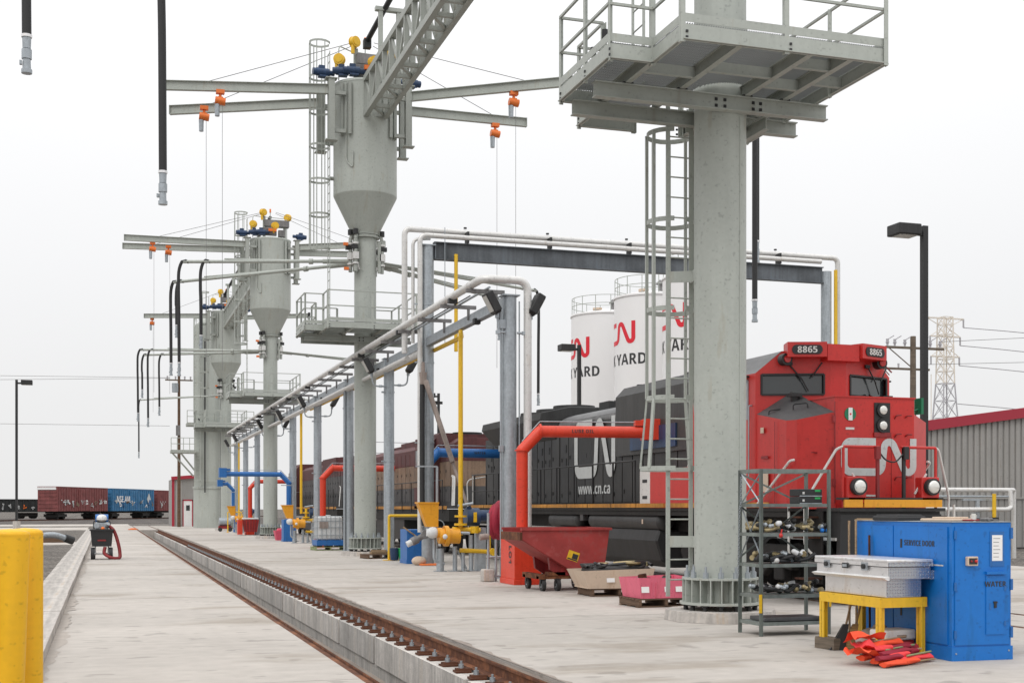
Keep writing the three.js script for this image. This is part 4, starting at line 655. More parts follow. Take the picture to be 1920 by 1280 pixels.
  for (const x of [-.72, .74]) { const d = part('ditch_light', t); obj('light_box', [rbox(.36, .46, .2, .02, x, 1.96, -.14)], M.red, d); obj('light_shell', [rod(V(x, 2.02, -.08), V(x, 2.02, .05), .145, 22)], M.dark, d); obj('light_lens', [sph(.112, x, 2.02, .05, 1, 1, .45, 18, 10)], M.lens, d); }
  // porch rails
  for (const k of [-1, 1]) {
    obj('porch_rail', [...pipe([V(k * .92, 1.66, -.15), V(k * .92, 2.70, -.15), V(k * .22, 2.70, -.15)], .026, .03, 8, 24)], M.red, t);
    obj('gate_post', [bar(V(k * .26, 1.66, -.13), V(k * .26, 2.70, -.13), .05, .05), box(.09, .22, .07, k * .28, 2.6, -.1)], k < 0 ? M.redD : M.dark, t);
    obj('porch_brace', [bar(V(k * .74, 2.25, -.16), V(k * .5, 1.9, -.16), .02, .03)], M.markW, t);
    obj('step_rail', [...pipe([V(k * .92, 2.70, -.15), V(k * 1.02, 2.66, -.2), V(k * 1.42, 1.85, -.45), V(k * 1.42, 1.2, -.5)], .022, .1, 8, 30)], M.markW, t);
    obj('step_rail', [...pipe([V(k * 1.36, 2.5, -1.0), V(k * 1.44, 2.48, -1.02), V(k * 1.53, 1.74, -2.0)], .022, .1, 8, 30)], M.markW, t);
    obj('step_grab', [...pipe([V(k * 1.5, 1.72, -.95), V(k * 1.5, .85, -.95), V(k * 1.36, .72, -.95)], .022, .12, 8, 20), ...pipe([V(k * 1.5, 1.72, -.42), V(k * 1.5, 1.0, -.42), V(k * 1.34, .86, -.42)], .022, .12, 8, 20)], M.markW, t);
    for (const [y, z] of [[.45, -.6], [.8, -.62], [1.15, -.66], [1.5, -.72]]) obj('step', [box(.36, .03, .3, k * 1.32, y, z)], M.rustD, t);
    obj('step_side', [bb(k * 1.12, k * 1.14, .35, 1.6, -.45, -.9)], M.under, t);
  }
  obj('safety_chain', [spline([V(-.24, 2.62, -.12), V(-.1, 2.48, -.12), V(.08, 2.45, -.12), V(.24, 2.58, -.12)], .014, 16, 6)], M.black, t);
  obj('mirror', [box(.05, .3, .2, 1.62, 3.55, -1.6), rod(V(1.4, 3.4, -1.7), V(1.6, 3.5, -1.6), .015, 6)], M.greenE, t);
  obj('cab_antenna', [rod(V(1.1, 4.52, -2.2), V(1.5, 4.25, -2.3), .015, 6), rod(V(1.1, 4.46, -2.2), V(1.45, 4.2, -2.3), .01, 6)], M.redD, t);
  // long hood
  const hx = .98;
  obj('hood', [bb(-hx, hx, 1.66, 3.86, -5.6, -21.2), bb(-1.2, 1.2, 1.66, 4.1, back, -5.7)], M.loco, t);
  const arch = (x, y0, y1, z0, z1) => { const p = [[-x, y0]]; for (let i = 0; i <= 12; i++) { const a = Math.PI - Math.PI * i / 12; p.push([x * Math.cos(a), y0 + .05 + (y1 - y0 - .05) * Math.sin(a)]); } p.push([x, y0]); return ext(p, z0 - z1).translate(0, 0, z1); };
  obj('hood_roof', [arch(hx, 3.86, 4.26, -9.8, -14.2)], M.roof, t);
  obj('blower_housing', [ext([[-1.08, 2.9], [1.08, 2.9], [1.08, 4.32], [.86, 4.55], [-.86, 4.55], [-1.08, 4.32]], 4.2, .03).translate(0, 0, -9.85), bb(-.9, .9, 3.9, 4.4, -5.7, -4.95)], M.locoR, t);
  obj('roof_vent', [bb(-.5, .5, 4.55, 4.68, -6.2, -7.2), bb(-.5, .5, 4.55, 4.64, -7.6, -9.0), cyl(.12, .12, .12, -.55, 4.5, -9.5, 10)], M.dark, t);
  obj('radiator_wing', [ext([[-1.02, 3.55], [1.02, 3.55], [1.50, 4.08], [1.46, 4.28], [.6, 4.46], [-.6, 4.46], [-1.46, 4.28], [-1.50, 4.08]], 5.6, .02).translate(0, 0, -19.9)], M.loco, t);
  obj('radiator_cover', [polys([[V(-1.46, 4.285, -14.6), V(-.62, 4.468, -14.6), V(-.62, 4.468, -19.9), V(-1.46, 4.285, -19.9)].reverse()])], M.roof, t);
  for (const z of [-15.6, -17.1, -18.6]) obj('roof_fan', [cyl(.62, .6, .12, 0, 4.46, z, 28)], M.dark, t);
  obj('exhaust', [bb(-.3, .3, 4.2, 4.46, -12.2, -12.9)], M.dark, t); obj('horn', [box(.24, .12, .3, -.4, 4.75, -20.3), rod(V(-.4, 4.4, -20.3), V(-.4, 4.75, -20.3), .03, 6)], M.black, t);
  const dz = .62, latch = geo([box(.02, .10, .035), box(.02, .10, .035, 0, .95, 0)]);
  for (let i = 0; i < 24; i++) {
    const z = -5.9 - i * dz - (i > 12 ? .1 : 0); if (z < -20.6) break;
    const d = obj('hood_door', [rbox(.03, 1.85, dz - .05, .008, -hx - .012, 2.72, z - dz / 2)], i % 5 === 3 ? M.locoR : M.loco, t);
    const l = obj('door_latch', latch, M.black, d); l.position.set(-hx - .035, 2.0 + (i % 2) * .06, z - dz + .12);
    if (i > 8 && i % 3 !== 1) for (const y of [2.9, 3.25]) obj('louvre', [box(.02, .2, .12, -hx - .032, y, z - .2)], M.black, d);
  }
  obj('air_filter_panel', [bb(-hx - .04, -hx, 2.55, 3.6, -11.4, -12.6)], M.dark, t); obj('reservoir_panel', [bb(-hx - .135, -hx, 3.0, 3.5, -6.4, -8.9)], M.navy, t);
  const rot = (g, x, y, z) => place(g, x, y, z, -Math.PI / 2);
  obj('hood_initials', [rot(wormLogoTall(1.5), -hx - .045, 2.42, -11.45)], M.mark, t);
  obj('web_address', [rot(text('www.cn.ca', .27, 1.15, .006), -hx - .04, 2.02, -11.45)], M.mark, t);
  // red battery boxes with white end beside the cab, white sash on the hood
  obj('battery_box', [bb(-1.44, -.95, 1.66, 2.50, -4.9, -7.0)], M.red, t); obj('battery_box_end', [bb(-1.445, -.94, 1.67, 2.48, -7.0, -7.55)], M.markW, t);
  obj('box_vent', [bb(-1.452, -1.446, 1.86, 1.93, -7.15, -7.4), bb(-1.452, -1.446, 2.22, 2.29, -7.15, -7.4)], M.black, t);
  obj('white_sash', [polys([[V(-1.21, 2.5, -5.62), V(-1.21, 2.5, -5.05), V(-1.21, 3.95, -5.0), V(-1.21, 3.95, -5.1)]])], M.markW, t);
  obj('red_band', [bb(-1.215, -1.2, 1.9, 2.5, -4.92, -5.68)], M.red, t);
  // sill stripe and walkway rail
  for (let i = 0; i < 13; i++) obj('sill_stripe', [bb(-1.535, -1.52, 1.67, 1.76, -1.6 - i * 1.5, -1.6 - i * 1.5 - 1.44)], M.sill, t);
  for (let i = 0; i < 11; i++) { const z = -7.7 - i * 1.3; obj('stanchion', [bar(V(-1.5, 1.6, z), V(-1.5, 2.72, z), .035, .035)], M.black, t); }
  obj('walkway_rail', [rod(V(-1.5, 2.72, -7.7), V(-1.5, 2.72, -21), .02, 8), rod(V(-1.5, 2.2, -15), V(-1.5, 2.2, -21), .014, 8)], M.black, t);
  // below the frame
  obj('fuel_tank', [ext([[-1.42, 1.18], [-1.5, .95], [-1.36, .52], [-1.1, .36], [1.1, .36], [1.36, .52], [1.5, .95], [1.42, 1.18]], 6.3, .04).translate(0, 0, -12.9)], M.dark, t);
  const capsule = (z0, z1, y, r, x = -1.28) => obj('air_reservoir', [rod(V(x, y, z0), V(x, y, z1), r, 22), sph(r, x, y, z0, 1, 1, .55, 18, 10), sph(r, x, y, z1, 1, 1, .55, 18, 10)], M.locoR, t);
  capsule(-6.6, -10.6, 1.36, .21); capsule(-11.6, -13.6, 1.36, .2);
  obj('hose_box', [box(.14, .22, .2, -1.42, 1.46, -11.1)], M.lgrey, t); obj('reservoir_tag', [box(.006, .10, .07, -1.493, 1.36, -7.3)], M.card, t);
  truckSet(t, -3.6, [-1.75, 0, 1.75]); truckSet(t, -18.4, [-1.75, 0, 1.75]);
  // rear steps and rails
  obj('rear_rail', [...pipe([V(-1.42, .9, -21.7), V(-1.42, 2.6, -21.9), V(-.4, 2.75, -22.1)], .02, .2, 8, 24), bar(V(-1.42, 1.5, -21.2), V(-1.42, 2.75, -21.2), .03, .03)], M.markW, t);
}
function wormLogoTall(h) {                                     // the side initials are drawn tall: width about 1.9 h of the low form
  const g = wormLogo(1); g.scale(1.22, h, 1); return g;
}
// ================= the brown and tan locomotive behind it =================
function makeOldLoco(name, label, s0, L, hi, mid, low, cabAt) {
  const t = thing(name, label, 'locomotive', 12.85, 0, s0);
  obj('main_frame', [bb(-1.42, 1.42, 1.2, 1.62, -.3, -L)], M.under, t); obj('sill_stripe', [bb(-1.45, -1.42, 1.62, 1.74, -.6, -L + .3)], M.sill, t);
  const hx = 1.0; obj('hood_low', [bb(-hx, hx, 1.64, 2.45, -1.1, -L + 1)], low, t); obj('hood_mid', [bb(-hx - .004, hx + .004, 2.45, 3.35, -1.1, -L + 1)], mid, t);
  obj('hood_top', [ext([[-hx, 3.35], [hx, 3.35], [hx, 3.98], [.7, 4.18], [-.7, 4.18], [-hx, 3.98]], L - 2.1, .01).translate(0, 0, -L + 1)], hi, t);
  obj('radiator_housing', [bb(-1.15, 1.15, 3.7, 4.36, -2.2, -6.5), bb(-.7, .7, 4.18, 4.40, -8, -11), bb(-.5, .5, 4.18, 4.34, -12, -14.5)], hi, t);
  for (const z of [-3, -4.4, -5.7]) obj('roof_fan', [cyl(.55, .55, .1, 0, 4.36, z, 24)], M.dark, t);
  for (let i = 0; i < Math.floor((L - 3) / .8); i++) { const z = -1.6 - i * .8, d = obj('hood_door', [bb(-hx - .022, -hx - .005, 1.9, 2.44, z, z - .74)], low, t); obj('door_upper', [bb(-hx - .024, -hx - .006, 2.47, 3.33, z, z - .74)], mid, d); obj('door_top', [bb(-hx - .02, -hx - .002, 3.37, 3.85, z, z - .74)], hi, d); obj('latch', [box(.02, .1, .04, -hx - .03, 2.3, z - .6), box(.02, .1, .04, -hx - .03, 3.0, z - .6)], M.black, d); }
  obj('cab', [ext([[-1.45, 1.64], [1.45, 1.64], [1.45, 3.9], [1.0, 4.45], [-1.0, 4.45], [-1.45, 3.9]], 2.2, .01).translate(0, 0, -cabAt - 2.2)], hi, t); obj('cab_band', [bb(-1.46, -1.45, 2.45, 3.2, -cabAt, -cabAt - 2.2)], mid, t);
  obj('cab_window', [bb(-1.465, -1.455, 3.25, 3.85, -cabAt - .3, -cabAt - 1.0), bb(-1.465, -1.455, 3.25, 3.85, -cabAt - 1.2, -cabAt - 1.9)], M.glass, t);
  obj('fuel_tank', [bb(-1.35, 1.35, .4, 1.2, -L * .36, -L * .62)], M.dark, t);
  for (let i = 0; i < 12; i++) obj('stanchion', [bar(V(-1.48, 1.5, -1 - i * 1.6), V(-1.48, 2.65, -1 - i * 1.6), .03, .03)], M.black, t);
  obj('walkway_rail', [rod(V(-1.48, 2.65, -1), V(-1.48, 2.65, -18.6), .018, 6)], M.black, t);
  for (const dx of [0, .32, .66]) obj('step_rail', [...pipe([V(-1.45 + dx * .2, 1.75, .5 - dx * 1.2), V(-1.3 + dx * .2, 2.75, .05 - dx * 1.2), V(-1.3 + dx * .2, 2.8, -.25 - dx)], .02, .1, 6, 20)], M.markW, t);
  truckSet(t, -3.4, [-1.75, 0, 1.75]); truckSet(t, -L + 3.6, [-1.75, 0, 1.75]);
  return t;
}
makeOldLoco('locomotive', 'maroon and tan striped locomotive coupled behind the black hood', 42.6, 21, M.maroon, M.tan, M.lgrey, 3.2);
makeOldLoco('locomotive', 'dark maroon engine at the back of the line, seen between rack posts', 65, 20, M.maroon, M.lgrey, M.dark, 16);

// ================= foreground and pad props =================
{ // two yellow guard posts, the near one leaning a little
  const post = (label, x, s, lean) => { const t = thing('bollard', label, 'bollard', x, .12, s, 0, 'yellow bollards on the kerb'); obj('post', [lathe([[0, -.1], [.155, -.1], [.155, 1.31], [.148, 1.335], [.11, 1.35], [0, 1.36]], 0, 0, 0, 40)], M.yellow, t); obj('cap_seam', [cyl(.157, .157, .012, 0, 1.30, 0, 40)], M.yellow, t); t.rotation.z = lean; return t; };
  post('yellow bollard cut by the left picture edge, leaning slightly', -.80, 11.55, -.035);
  post('upright yellow bollard partly hidden behind the leaning one', -.669, 11.97, 0);
}
{ // hand cart on the left pad
  const t = thing('hose_cart', 'black wheeled hose cart with red hose standing on the left pad', 'cart', -.08, 0, 43.6);
  for (const [x, z] of [[-.28, .2], [.28, .2], [-.26, -.3], [.26, -.3]]) { const w = part('wheel', t); obj('tyre', [rod(V(x - .06, .19, z), V(x + .06, .19, z), .19, 20)], M.rubber, w); obj('hub', [rod(V(x - .065, .19, z), V(x + .065, .19, z), .07, 12)], M.plastic, w); }
  obj('bin', [frus([V(-.30, .42, .3), V(.30, .42, .3), V(.30, .42, -.3), V(-.30, .42, -.3)], [V(-.35, .95, .34), V(.35, .95, .34), V(.35, .95, -.34), V(-.35, .95, -.34)]), bb(-.38, .38, .93, .98, -.36, .37)], M.black, t);
  obj('label', [box(.26, .05, .01, 0, .62, .325)], M.redD, t);
  obj('axle_frame', [rod(V(-.28, .19, .2), V(.28, .19, .2), .025, 8), bar(V(-.2, .2, .1), V(-.2, .45, .1), .04, .04), bar(V(.2, .2, .1), V(.2, .45, .1), .04, .04), bb(-.2, .2, .16, .2, -.2, .2)], M.plastic, t);
  obj('engine', [rbox(.42, .26, .36, .05, 0, 1.08, 0), rod(V(-.16, 1.1, .2), V(-.16, 1.1, .28), .09, 14), rod(V(.14, 1.05, .15), V(.2, 1.15, .24), .06, 10)], M.galv, t); obj('engine_cover', [rbox(.3, .12, .3, .05, -.02, 1.19, .02)], M.dark, t); obj('red_valve', [sph(.06, .03, 1.0, .3)], M.hoist, t);
  obj('drum', [rod(V(-.2, 1.32, -.05), V(.2, 1.32, -.05), .14, 18)], M.blue2, t); obj('hard_hat', [sph(.17, .0, 1.33, .04, 1, .75, 1.1, 18, 10), cyl(.19, .19, .015, 0, 1.28, .06, 20)], M.white, t);
  obj('handle', [...pipe([V(-.26, .95, -.3), V(-.26, 1.25, -.45), V(.26, 1.25, -.45), V(.26, .95, -.3)], .018, .08, 8, 30)], M.black, t);
  obj('red_hose', [spline([V(.22, 1.08, .1), V(.36, .95, .18), V(.50, .55, .25), V(.56, .2, .3), V(.55, .06, .35), V(.34, .05, .38), V(.08, .2, .3), V(.1, .4, .25)], .055, 50, 10)], M.redD, t);
}
{ const t = thing('culvert_pipe', 'bent grey hose end lying over the kerb on the left', 'pipe', -2.1, 0, 49); obj('hose', [spline([V(-.7, -.05, .9), V(-.55, .35, .5), V(-.2, .62, 0), V(.35, .68, -.3), V(.75, .55, -.5)], .11, 30, 10)], M.galv, t); obj('coupling', [rod(V(.72, .57, -.49), V(1.0, .46, -.62), .15, 12)], M.dark, t); }
{ const t = thing('timber_block', 'short dark timber lying in the dirt beyond the kerb', 'timber', -2.3, 0, 66); obj('beam', [box(1.6, .3, .4, 0, .12, 0)], M.woodD, t); obj('white_end', [box(.4, .18, .41, -.9, .08, 0)], M.white, t); }
tag(obj('cone_base', [place([cyl(.26, .2, .12, 0, 0, 0, 16), box(.7, .06, .5, 0, .03, 0)], 2.1, .02, -102)], M.hoist), 'orange rubber base standing at the far end of the pit', 'cone');
{ // red self-dumping hopper
  const t = thing('tipping_hopper', 'worn red steel tipping hopper on black casters beside the orange cabinet', 'hopper', 7.82, 0, 24.5);
  const pr = [[0.02, 1.23], [1.88, 1.23], [1.76, .36], [1.56, .29], [1.28, .27], [1.12, .34], [.98, .46], [.02, 1.04]];
  for (const z of [.62, -.62]) obj('side_plate', [ext(pr, .02, .004).translate(0, 0, z)], M.hopper, t);
  const sheet = []; for (let i = 1; i < pr.length - 1; i++) { const a = pr[i], b = pr[i + 1]; sheet.push(bar(V(a[0], a[1], 0), V(b[0], b[1], 0), 1.24, .02)); } obj('trough', sheet, M.hopper, t);
  obj('top_lip', [bar(V(0, 1.24, .65), V(1.92, 1.24, .65), .06, .05), bar(V(0, 1.24, -.62), V(1.92, 1.24, -.62), .06, .05), bar(V(1.9, 1.24, -.62), V(1.9, 1.24, .66), .06, .05)], M.hopper, t); obj('pour_lip', [bar(V(.0, 1.10, -.62), V(.0, 1.10, .66), .05, .16)], M.rust, t);
  obj('rocker', [ext([[.62, .72], [.98, .46], [1.15, .32], [.85, .30], [.66, .42]], .1).translate(0, 0, .42)], M.redD, t); obj('rocker', [ext([[.62, .72], [.98, .46], [1.15, .32], [.85, .30], [.66, .42]], .1).translate(0, 0, -.5)], M.redD, t);
  obj('carriage', [bb(.42, 1.75, .24, .30, .35, .5), bb(.42, 1.75, .24, .30, -.5, -.35), bb(.42, .54, .24, .34, -.55, .55), bb(.62, .98, .31, .38, .3, .52), bb(1.6, 1.72, .24, .30, -.5, .5)], M.rust, t);
  for (const [x, z] of [[.52, .46], [.52, -.46], [.82, .50], [1.55, .46], [1.55, -.46]]) { const w = part('caster', t); obj('wheel', [rod(V(x - .035, .125, z), V(x + .035, .125, z), .125, 18)], M.rubber, w); obj('hub', [rod(V(x - .04, .115, z), V(x + .04, .115, z), .045, 12)], M.galv, w); obj('fork', [box(.11, .03, .1, x, .23, z), box(.012, .14, .06, x - .05, .17, z), box(.012, .14, .06, x + .05, .17, z)], M.dark, w); }
  obj('warning_sticker', [place([box(.24, .19, .004)], 1.10, .70, .646, 0, 0, -.32)], M.yellowP, t); obj('sticker_print', [place([box(.12, .1, .004, .04, 0, 0), box(.22, .025, .004, 0, -.07, 0)], 1.10, .70, .6505, 0, 0, -.32)], M.text, t);
}
function hoseTangle(parent, w, d, n, m, seed) { const r = rng(seed); for (let i = 0; i < n; i++) { const a = V((r() - .5) * w, .03 + r() * .05, (r() - .5) * d), p = [a]; for (let k = 0; k < 4; k++) p.push(V(Math.max(-w / 2, Math.min(w / 2, p[k].x + (r() - .5) * w * .7)), .03 + r() * .1, Math.max(-d / 2, Math.min(d / 2, p[k].z + (r() - .5) * d)))); obj('hose', [spline(p, .022 + r() * .01, 26, 7)], m[i % m.length], parent); } }
{ // tan fibre tray on a pallet
  pallet('wood_pallet', 'low wooden pallet under the tan fibre tray', 9.25, 22.6, -.03, M.woodD, 1.15, .8);
  const t = thing('fibre_tray', 'tan fibre tray with scuffed slanting sides between hopper and pink carton', 'tray', 9.22, .15, 22.6, -.03);
  const a = [[-.58, .42], [.62, .42], [.62, -.40], [-.58, -.40]], b = [[-.74, .50], [.70, .50], [.70, -.46], [-.74, -.46]];
  const A = a.map(([x, z]) => V(x, 0, z)), Bq = b.map(([x, z]) => V(x, .37 + (x < 0 ? -.03 : 0), z));
  const cm = mt(.68, .54, .42, { map: 'paint', rough: .85, double: true }); for (let i = 0; i < 4; i++) { const j = (i + 1) % 4; obj('tray_wall', [polys([[A[i], A[j], Bq[j], Bq[i]]])], cm, t); }
  obj('tray_floor', [bb(-.6, .6, 0, .02, -.4, .4)], M.card, t); obj('paper_label', [place([box(.16, .10, .003)], -.18, .17, .468, 0, -.17, 0)], M.paper, t);
  const h = thing('hose_heap', 'heap of worn black and olive hoses spilling over the tan tray', 'hoses', 9.32, .50, 22.6); hoseTangle(h, 1.25, .7, 12, [M.rubber, M.brass, M.dark], 31); for (let i = 0; i < 6; i++) obj('coupling', [rod(V(-.5 + i * .22, .07, .2 - (i % 3) * .2), V(-.42 + i * .22, .10, .25 - (i % 3) * .2), .035, 10)], i % 2 ? M.brass : M.grey, h);
  obj('filler', [rbox(1.2, .22, .72, .09, 0, -.05, 0)], M.dark, h);
}
{ // pink carton on its pallet
  pallet('wood_pallet', 'low wooden pallet under the pink carton beside the nearest tower', 8.95, 19.9, .03, M.woodD, 1.05, .8);
  const t = thing('pink_carton', 'open bright pink carton of parts beside the base of the nearest tower', 'carton', 8.95, .15, 19.9, .03);
  const A = [[-.46, .38], [.50, .38], [.50, -.36], [-.46, -.36]].map(([x, z]) => V(x, 0, z)), Bq = [[-.52, .42], [.53, .42], [.53, -.40], [-.52, -.40]].map(([x, z], i) => V(x, .35 - (i % 2) * .02, z)), pk = mt(.76, .15, .23, { map: 'paint', rough: .6, double: true });
  for (let i = 0; i < 4; i++) { const j = (i + 1) % 4; obj('carton_side', [polys([[A[i], A[j], Bq[j], Bq[i]]])], pk, t); }
  obj('carton_floor', [bb(-.46, .5, 0, .02, -.36, .38)], pk, t);
  const fz = .42; for (const [x, w, h] of [[-.40, .14, .10], [-.02, .05, .09], [.22, .12, .09]]) obj('paper_label', [place([box(w, h, .003)], x, .15, fz - .012, 0, -.13, 0)], M.paper, t);
  obj('marking', [place([strip(new THREE.TorusGeometry(.045, .009, 6, 20)).translate(0, .04, 0), strip(new THREE.TorusGeometry(.045, .009, 6, 20)).translate(0, -.03, 0)], .42, .15, fz - .008, 0, -.13, 0)], M.text, t);
  for (const x of [-.28, -.2]) obj('crease', [bar(V(x, .01, .385), V(x, .27, .42), .012, .012)], pk, t);
  const h = thing('parts_heap', 'rusty castings and rags heaped in the pink carton', 'parts', 8.95, .27, 19.9); for (let i = 0; i < 14; i++) { const r = R(.05, .1); obj('casting', [rbox(r * 2, r * 1.3, r * 1.6, .02, R(-.4, .42), .08 + R(.02, .14), R(-.28, .3), R(0, 3), R(-.3, .3))], [M.rustD, M.dark, M.rust, M.grey][i % 4], h); }
}
{ // steel shelving
  const t = thing('shelving', 'grey slotted steel shelving beside the nearest tower column', 'shelf', 8.575, 0, 14.965, 0), w = .505, d = .285, H = 2.16;
  for (const [x, z] of [[-w, d], [w, d], [-w, -d], [w, -d]]) obj('upright', [bar(V(x, 0, z), V(x, H, z), .045, .006), bar(V(x - Math.sign(x) * .02, 0, z - Math.sign(z) * .0), V(x - Math.sign(x) * .02, H, z), .006, .045)], M.shelf, t);
  for (const y of [H - .02, 1.69, 1.31, .91, .51, .155]) {
    obj('shelf_edge', [bar(V(-w, y, d), V(w, y, d), .012, .045), bar(V(-w, y, -d), V(w, y, -d), .012, .045), bar(V(-w, y, -d), V(-w, y, d), .012, .045), bar(V(w, y, -d), V(w, y, d), .012, .045)], M.shelf, t);
    if (y < 2) obj('shelf_board', [bb(-w + .01, w - .01, y + .005, y + .018, -d + .01, d - .01)], M.shelf, t);
  }
  for (const [y0, y1] of [[1.69, 2.12], [1.0, 1.69]]) { obj('cross_brace', [bar(V(-w + .006, y0, -d), V(-w + .006, y1, d), .02, .004), bar(V(-w + .016, y1, -d), V(-w + .016, y0, d), .02, .004)], M.galv, t); obj('cross_brace', [bar(V(-w, y0, -d - .006), V(w, y1, -d - .006), .004, .025), bar(V(-w, y1, -d - .012), V(w, y0, -d - .012), .004, .025)], M.shelf, t); }
  obj('yellow_tape', [bb(-w - .027, -w + .027, .30, .54, d + .006, d + .010)], M.yellowP, t); obj('yellow_tape', [bb(w - .027, w + .027, .36, .56, d + .006, d + .010)], M.yellowP, t);
  const charger = (label, y) => { const c = thing('battery_charger', label, 'charger', 8.86, y, 14.9); obj('case', [rbox(.34, .095, .26, .01, 0, .05, 0)], M.black, c); obj('green_label', [box(.08, .025, .003, .10, .075, .1315)], M.green, c); obj('badge', [box(.03, .03, .003, -.11, .045, .1315)], M.plastic, c); obj('front_lip', [box(.33, .012, .01, 0, .006, .132)], M.galv, c); };
  charger('lower of the two black battery chargers on the upper shelf', 1.71); charger('black battery charger stacked on another on the upper shelf', 1.808);
  const heap = (label, x, y, seed, n, mm, w2 = .75) => { const h = thing('fitting_heap', label, 'fittings', x, y, 14.95), r = rng(seed); hoseTangle(h, w2, .42, 9, mm, seed); for (let i = 0; i < n; i++) { const p = V((r() - .5) * w2, .03 + r() * .11, (r() - .5) * .42 + .05), q = p.clone().add(V((r() - .5) * .12, (r() - .3) * .05, (r() - .5) * .1)); obj('coupling', [rod(p, q, .02 + r() * .018, 10), sph(.028 + r() * .012, q.x, q.y, q.z, 1, 1, 1, 10, 6)], [M.brass, M.galv, M.brass, M.dark, M.plastic][i % 5], h); } return h; };
  heap('brass air hose couplings heaped on the third shelf from the top', 8.575, 1.33, 41, 44, [M.dark, M.brass], .9);
  heap('black and brass fittings lying on the middle shelf', 8.5, .93, 43, 26, [M.rubber, M.dark], .8);
  heap('dark hoses and steel fittings piled on the shelf above the floor shelf', 8.6, .53, 47, 22, [M.rubber, M.dark, M.grey], .85);
  const rd = thing('red_valve', 'small red cap hanging among the brass couplings', 'valve', 8.36, 1.30, 14.68); obj('cap', [sph(.03, 0, 0, 0), rod(V(0, 0, 0), V(.02, .08, .0), .012, 6)], M.red, rd);
  const bc = thing('blue_cap', 'pair of bright blue valve caps at the end of the couplings shelf', 'cap', 9.03, 1.36, 14.72); obj('cap', [sph(.03, -.03, 0, 0)], M.blue, bc); obj('cap', [sph(.03, .05, 0, 0)], M.blue, bc);
  const ch = thing('chain', 'loose chain hanging down the outer shelf post', 'chain', 8.04, 0, 15.15); const lk = geo([strip(new THREE.TorusGeometry(.018, .005, 5, 10)).scale(.7, 1, 1)]); for (let i = 0; i < 44; i++) { const l = obj('link', lk, M.galv, ch); l.position.set(-.012 * (i > 12 ? 1 : 0) - .0008 * i, 2.05 - i * .03, 0); l.rotation.y = (i % 2) * 1.57; }
  const mg = thing('floor_plate', 'flat grey steel plate resting on the lowest shelf', 'plate', 8.6, .175, 14.96); obj('plate', [rbox(.85, .05, .42, .01, 0, .03, 0)], M.lgrey, mg);
}
const tread = (() => { const t = tex(256, .2, (u, v) => { const k = 6, x = u * k, y = v * k, i = Math.floor(x), j = Math.floor(y), a = (i + j) % 2 ? 1 : -1, fx = x - i - .5, fy = y - j - .5, p = (fx + a * fy) * .7071, q = (fx - a * fy) * .7071; return sm(1 - Math.hypot(p / .46, q / .15), 0, .5); }, false); return t; })();
M.tread = mt(.50, .52, .55, { rough: .25, metal: .9 }); M.tread.bumpMap = tread; M.tread.bumpScale = .006;
{ // yellow bench with aluminium truck box
  const t = thing('yellow_bench', 'yellow painted steel bench holding the aluminium toolbox', 'bench', 8.385, 0, 12.66, .02), w = .265, d = .56;
  for (const [x, z] of [[-w, d], [w, d], [-w, -d], [w, -d]]) obj('leg', [bb(x - .04, x + .04, 0, .66, z - .008, z + .008), bb(x - .04, x - .024, 0, .66, z - .045, z + .045)], M.yellowP, t);
  for (const k of [-1, 1]) { obj('apron', [bb(k * (w + .036) - .006, k * (w + .036) + .006, .56, .668, -d - .04, d + .04)], M.yellowP, t); obj('apron', [bb(-w - .03, w + .03, .56, .668, k * (d + .035) - .006, k * (d + .035) + .006)], M.yellowP, t); }
  obj('bench_top', [bb(-w - .02, w + .02, .640, .664, -d - .02, d + .02)], M.yellowP, t);
  const b = thing('toolbox', 'silver aluminium truck toolbox with tread plate ends on the yellow bench', 'toolbox', 8.385, .67, 12.66, .02);
  obj('lower_body', [rbox(.46, .2, 1.2, .008, 0, .1, 0)], M.alu, b); obj('upper_body', [rbox(.56, .13, 1.40, .008, 0, .272, 0)], M.alu, b); obj('side_plate', [bb(-.27, .27, .215, .33, .702, .706), bb(-.225, .225, .01, .2, .602, .606)], M.tread, b);
  obj('lid', [rbox(.60, .035, 1.44, .012, 0, .405, 0), bb(-.30, .30, .345, .388, -.715, .715)], M.alu, b); obj('lid_side', [bb(-.28, .28, .345, .388, .7205, .724)], M.tread, b);
  obj('pull_ledge', [frus([V(-.30, .195, -.72), V(-.27, .195, -.72), V(-.27, .195, .72), V(-.30, .195, .72)].reverse(), [V(-.34, .225, -.72), V(-.27, .24, -.72), V(-.27, .24, .72), V(-.34, .225, .72)].reverse())], M.white, b);
  for (const z of [-.45, .3]) { obj('lock_plate', [bb(-.306, -.302, .29, .38, z - .06, z + .06)], M.galv, b); obj('lock_knob', [rod(V(-.33, .335, z), V(-.30, .335, z), .028, 14)], M.dark, b); }
  obj('centre_latch', [bb(-.31, -.302, .30, .36, -.13, -.01)], M.black, b); obj('latch_pull', [bb(-.318, -.31, .315, .345, -.11, -.03)], M.galv, b);
  obj('end_bracket', [bb(.28, .36, .2, .3, .5, .70)], M.tread, b);
}
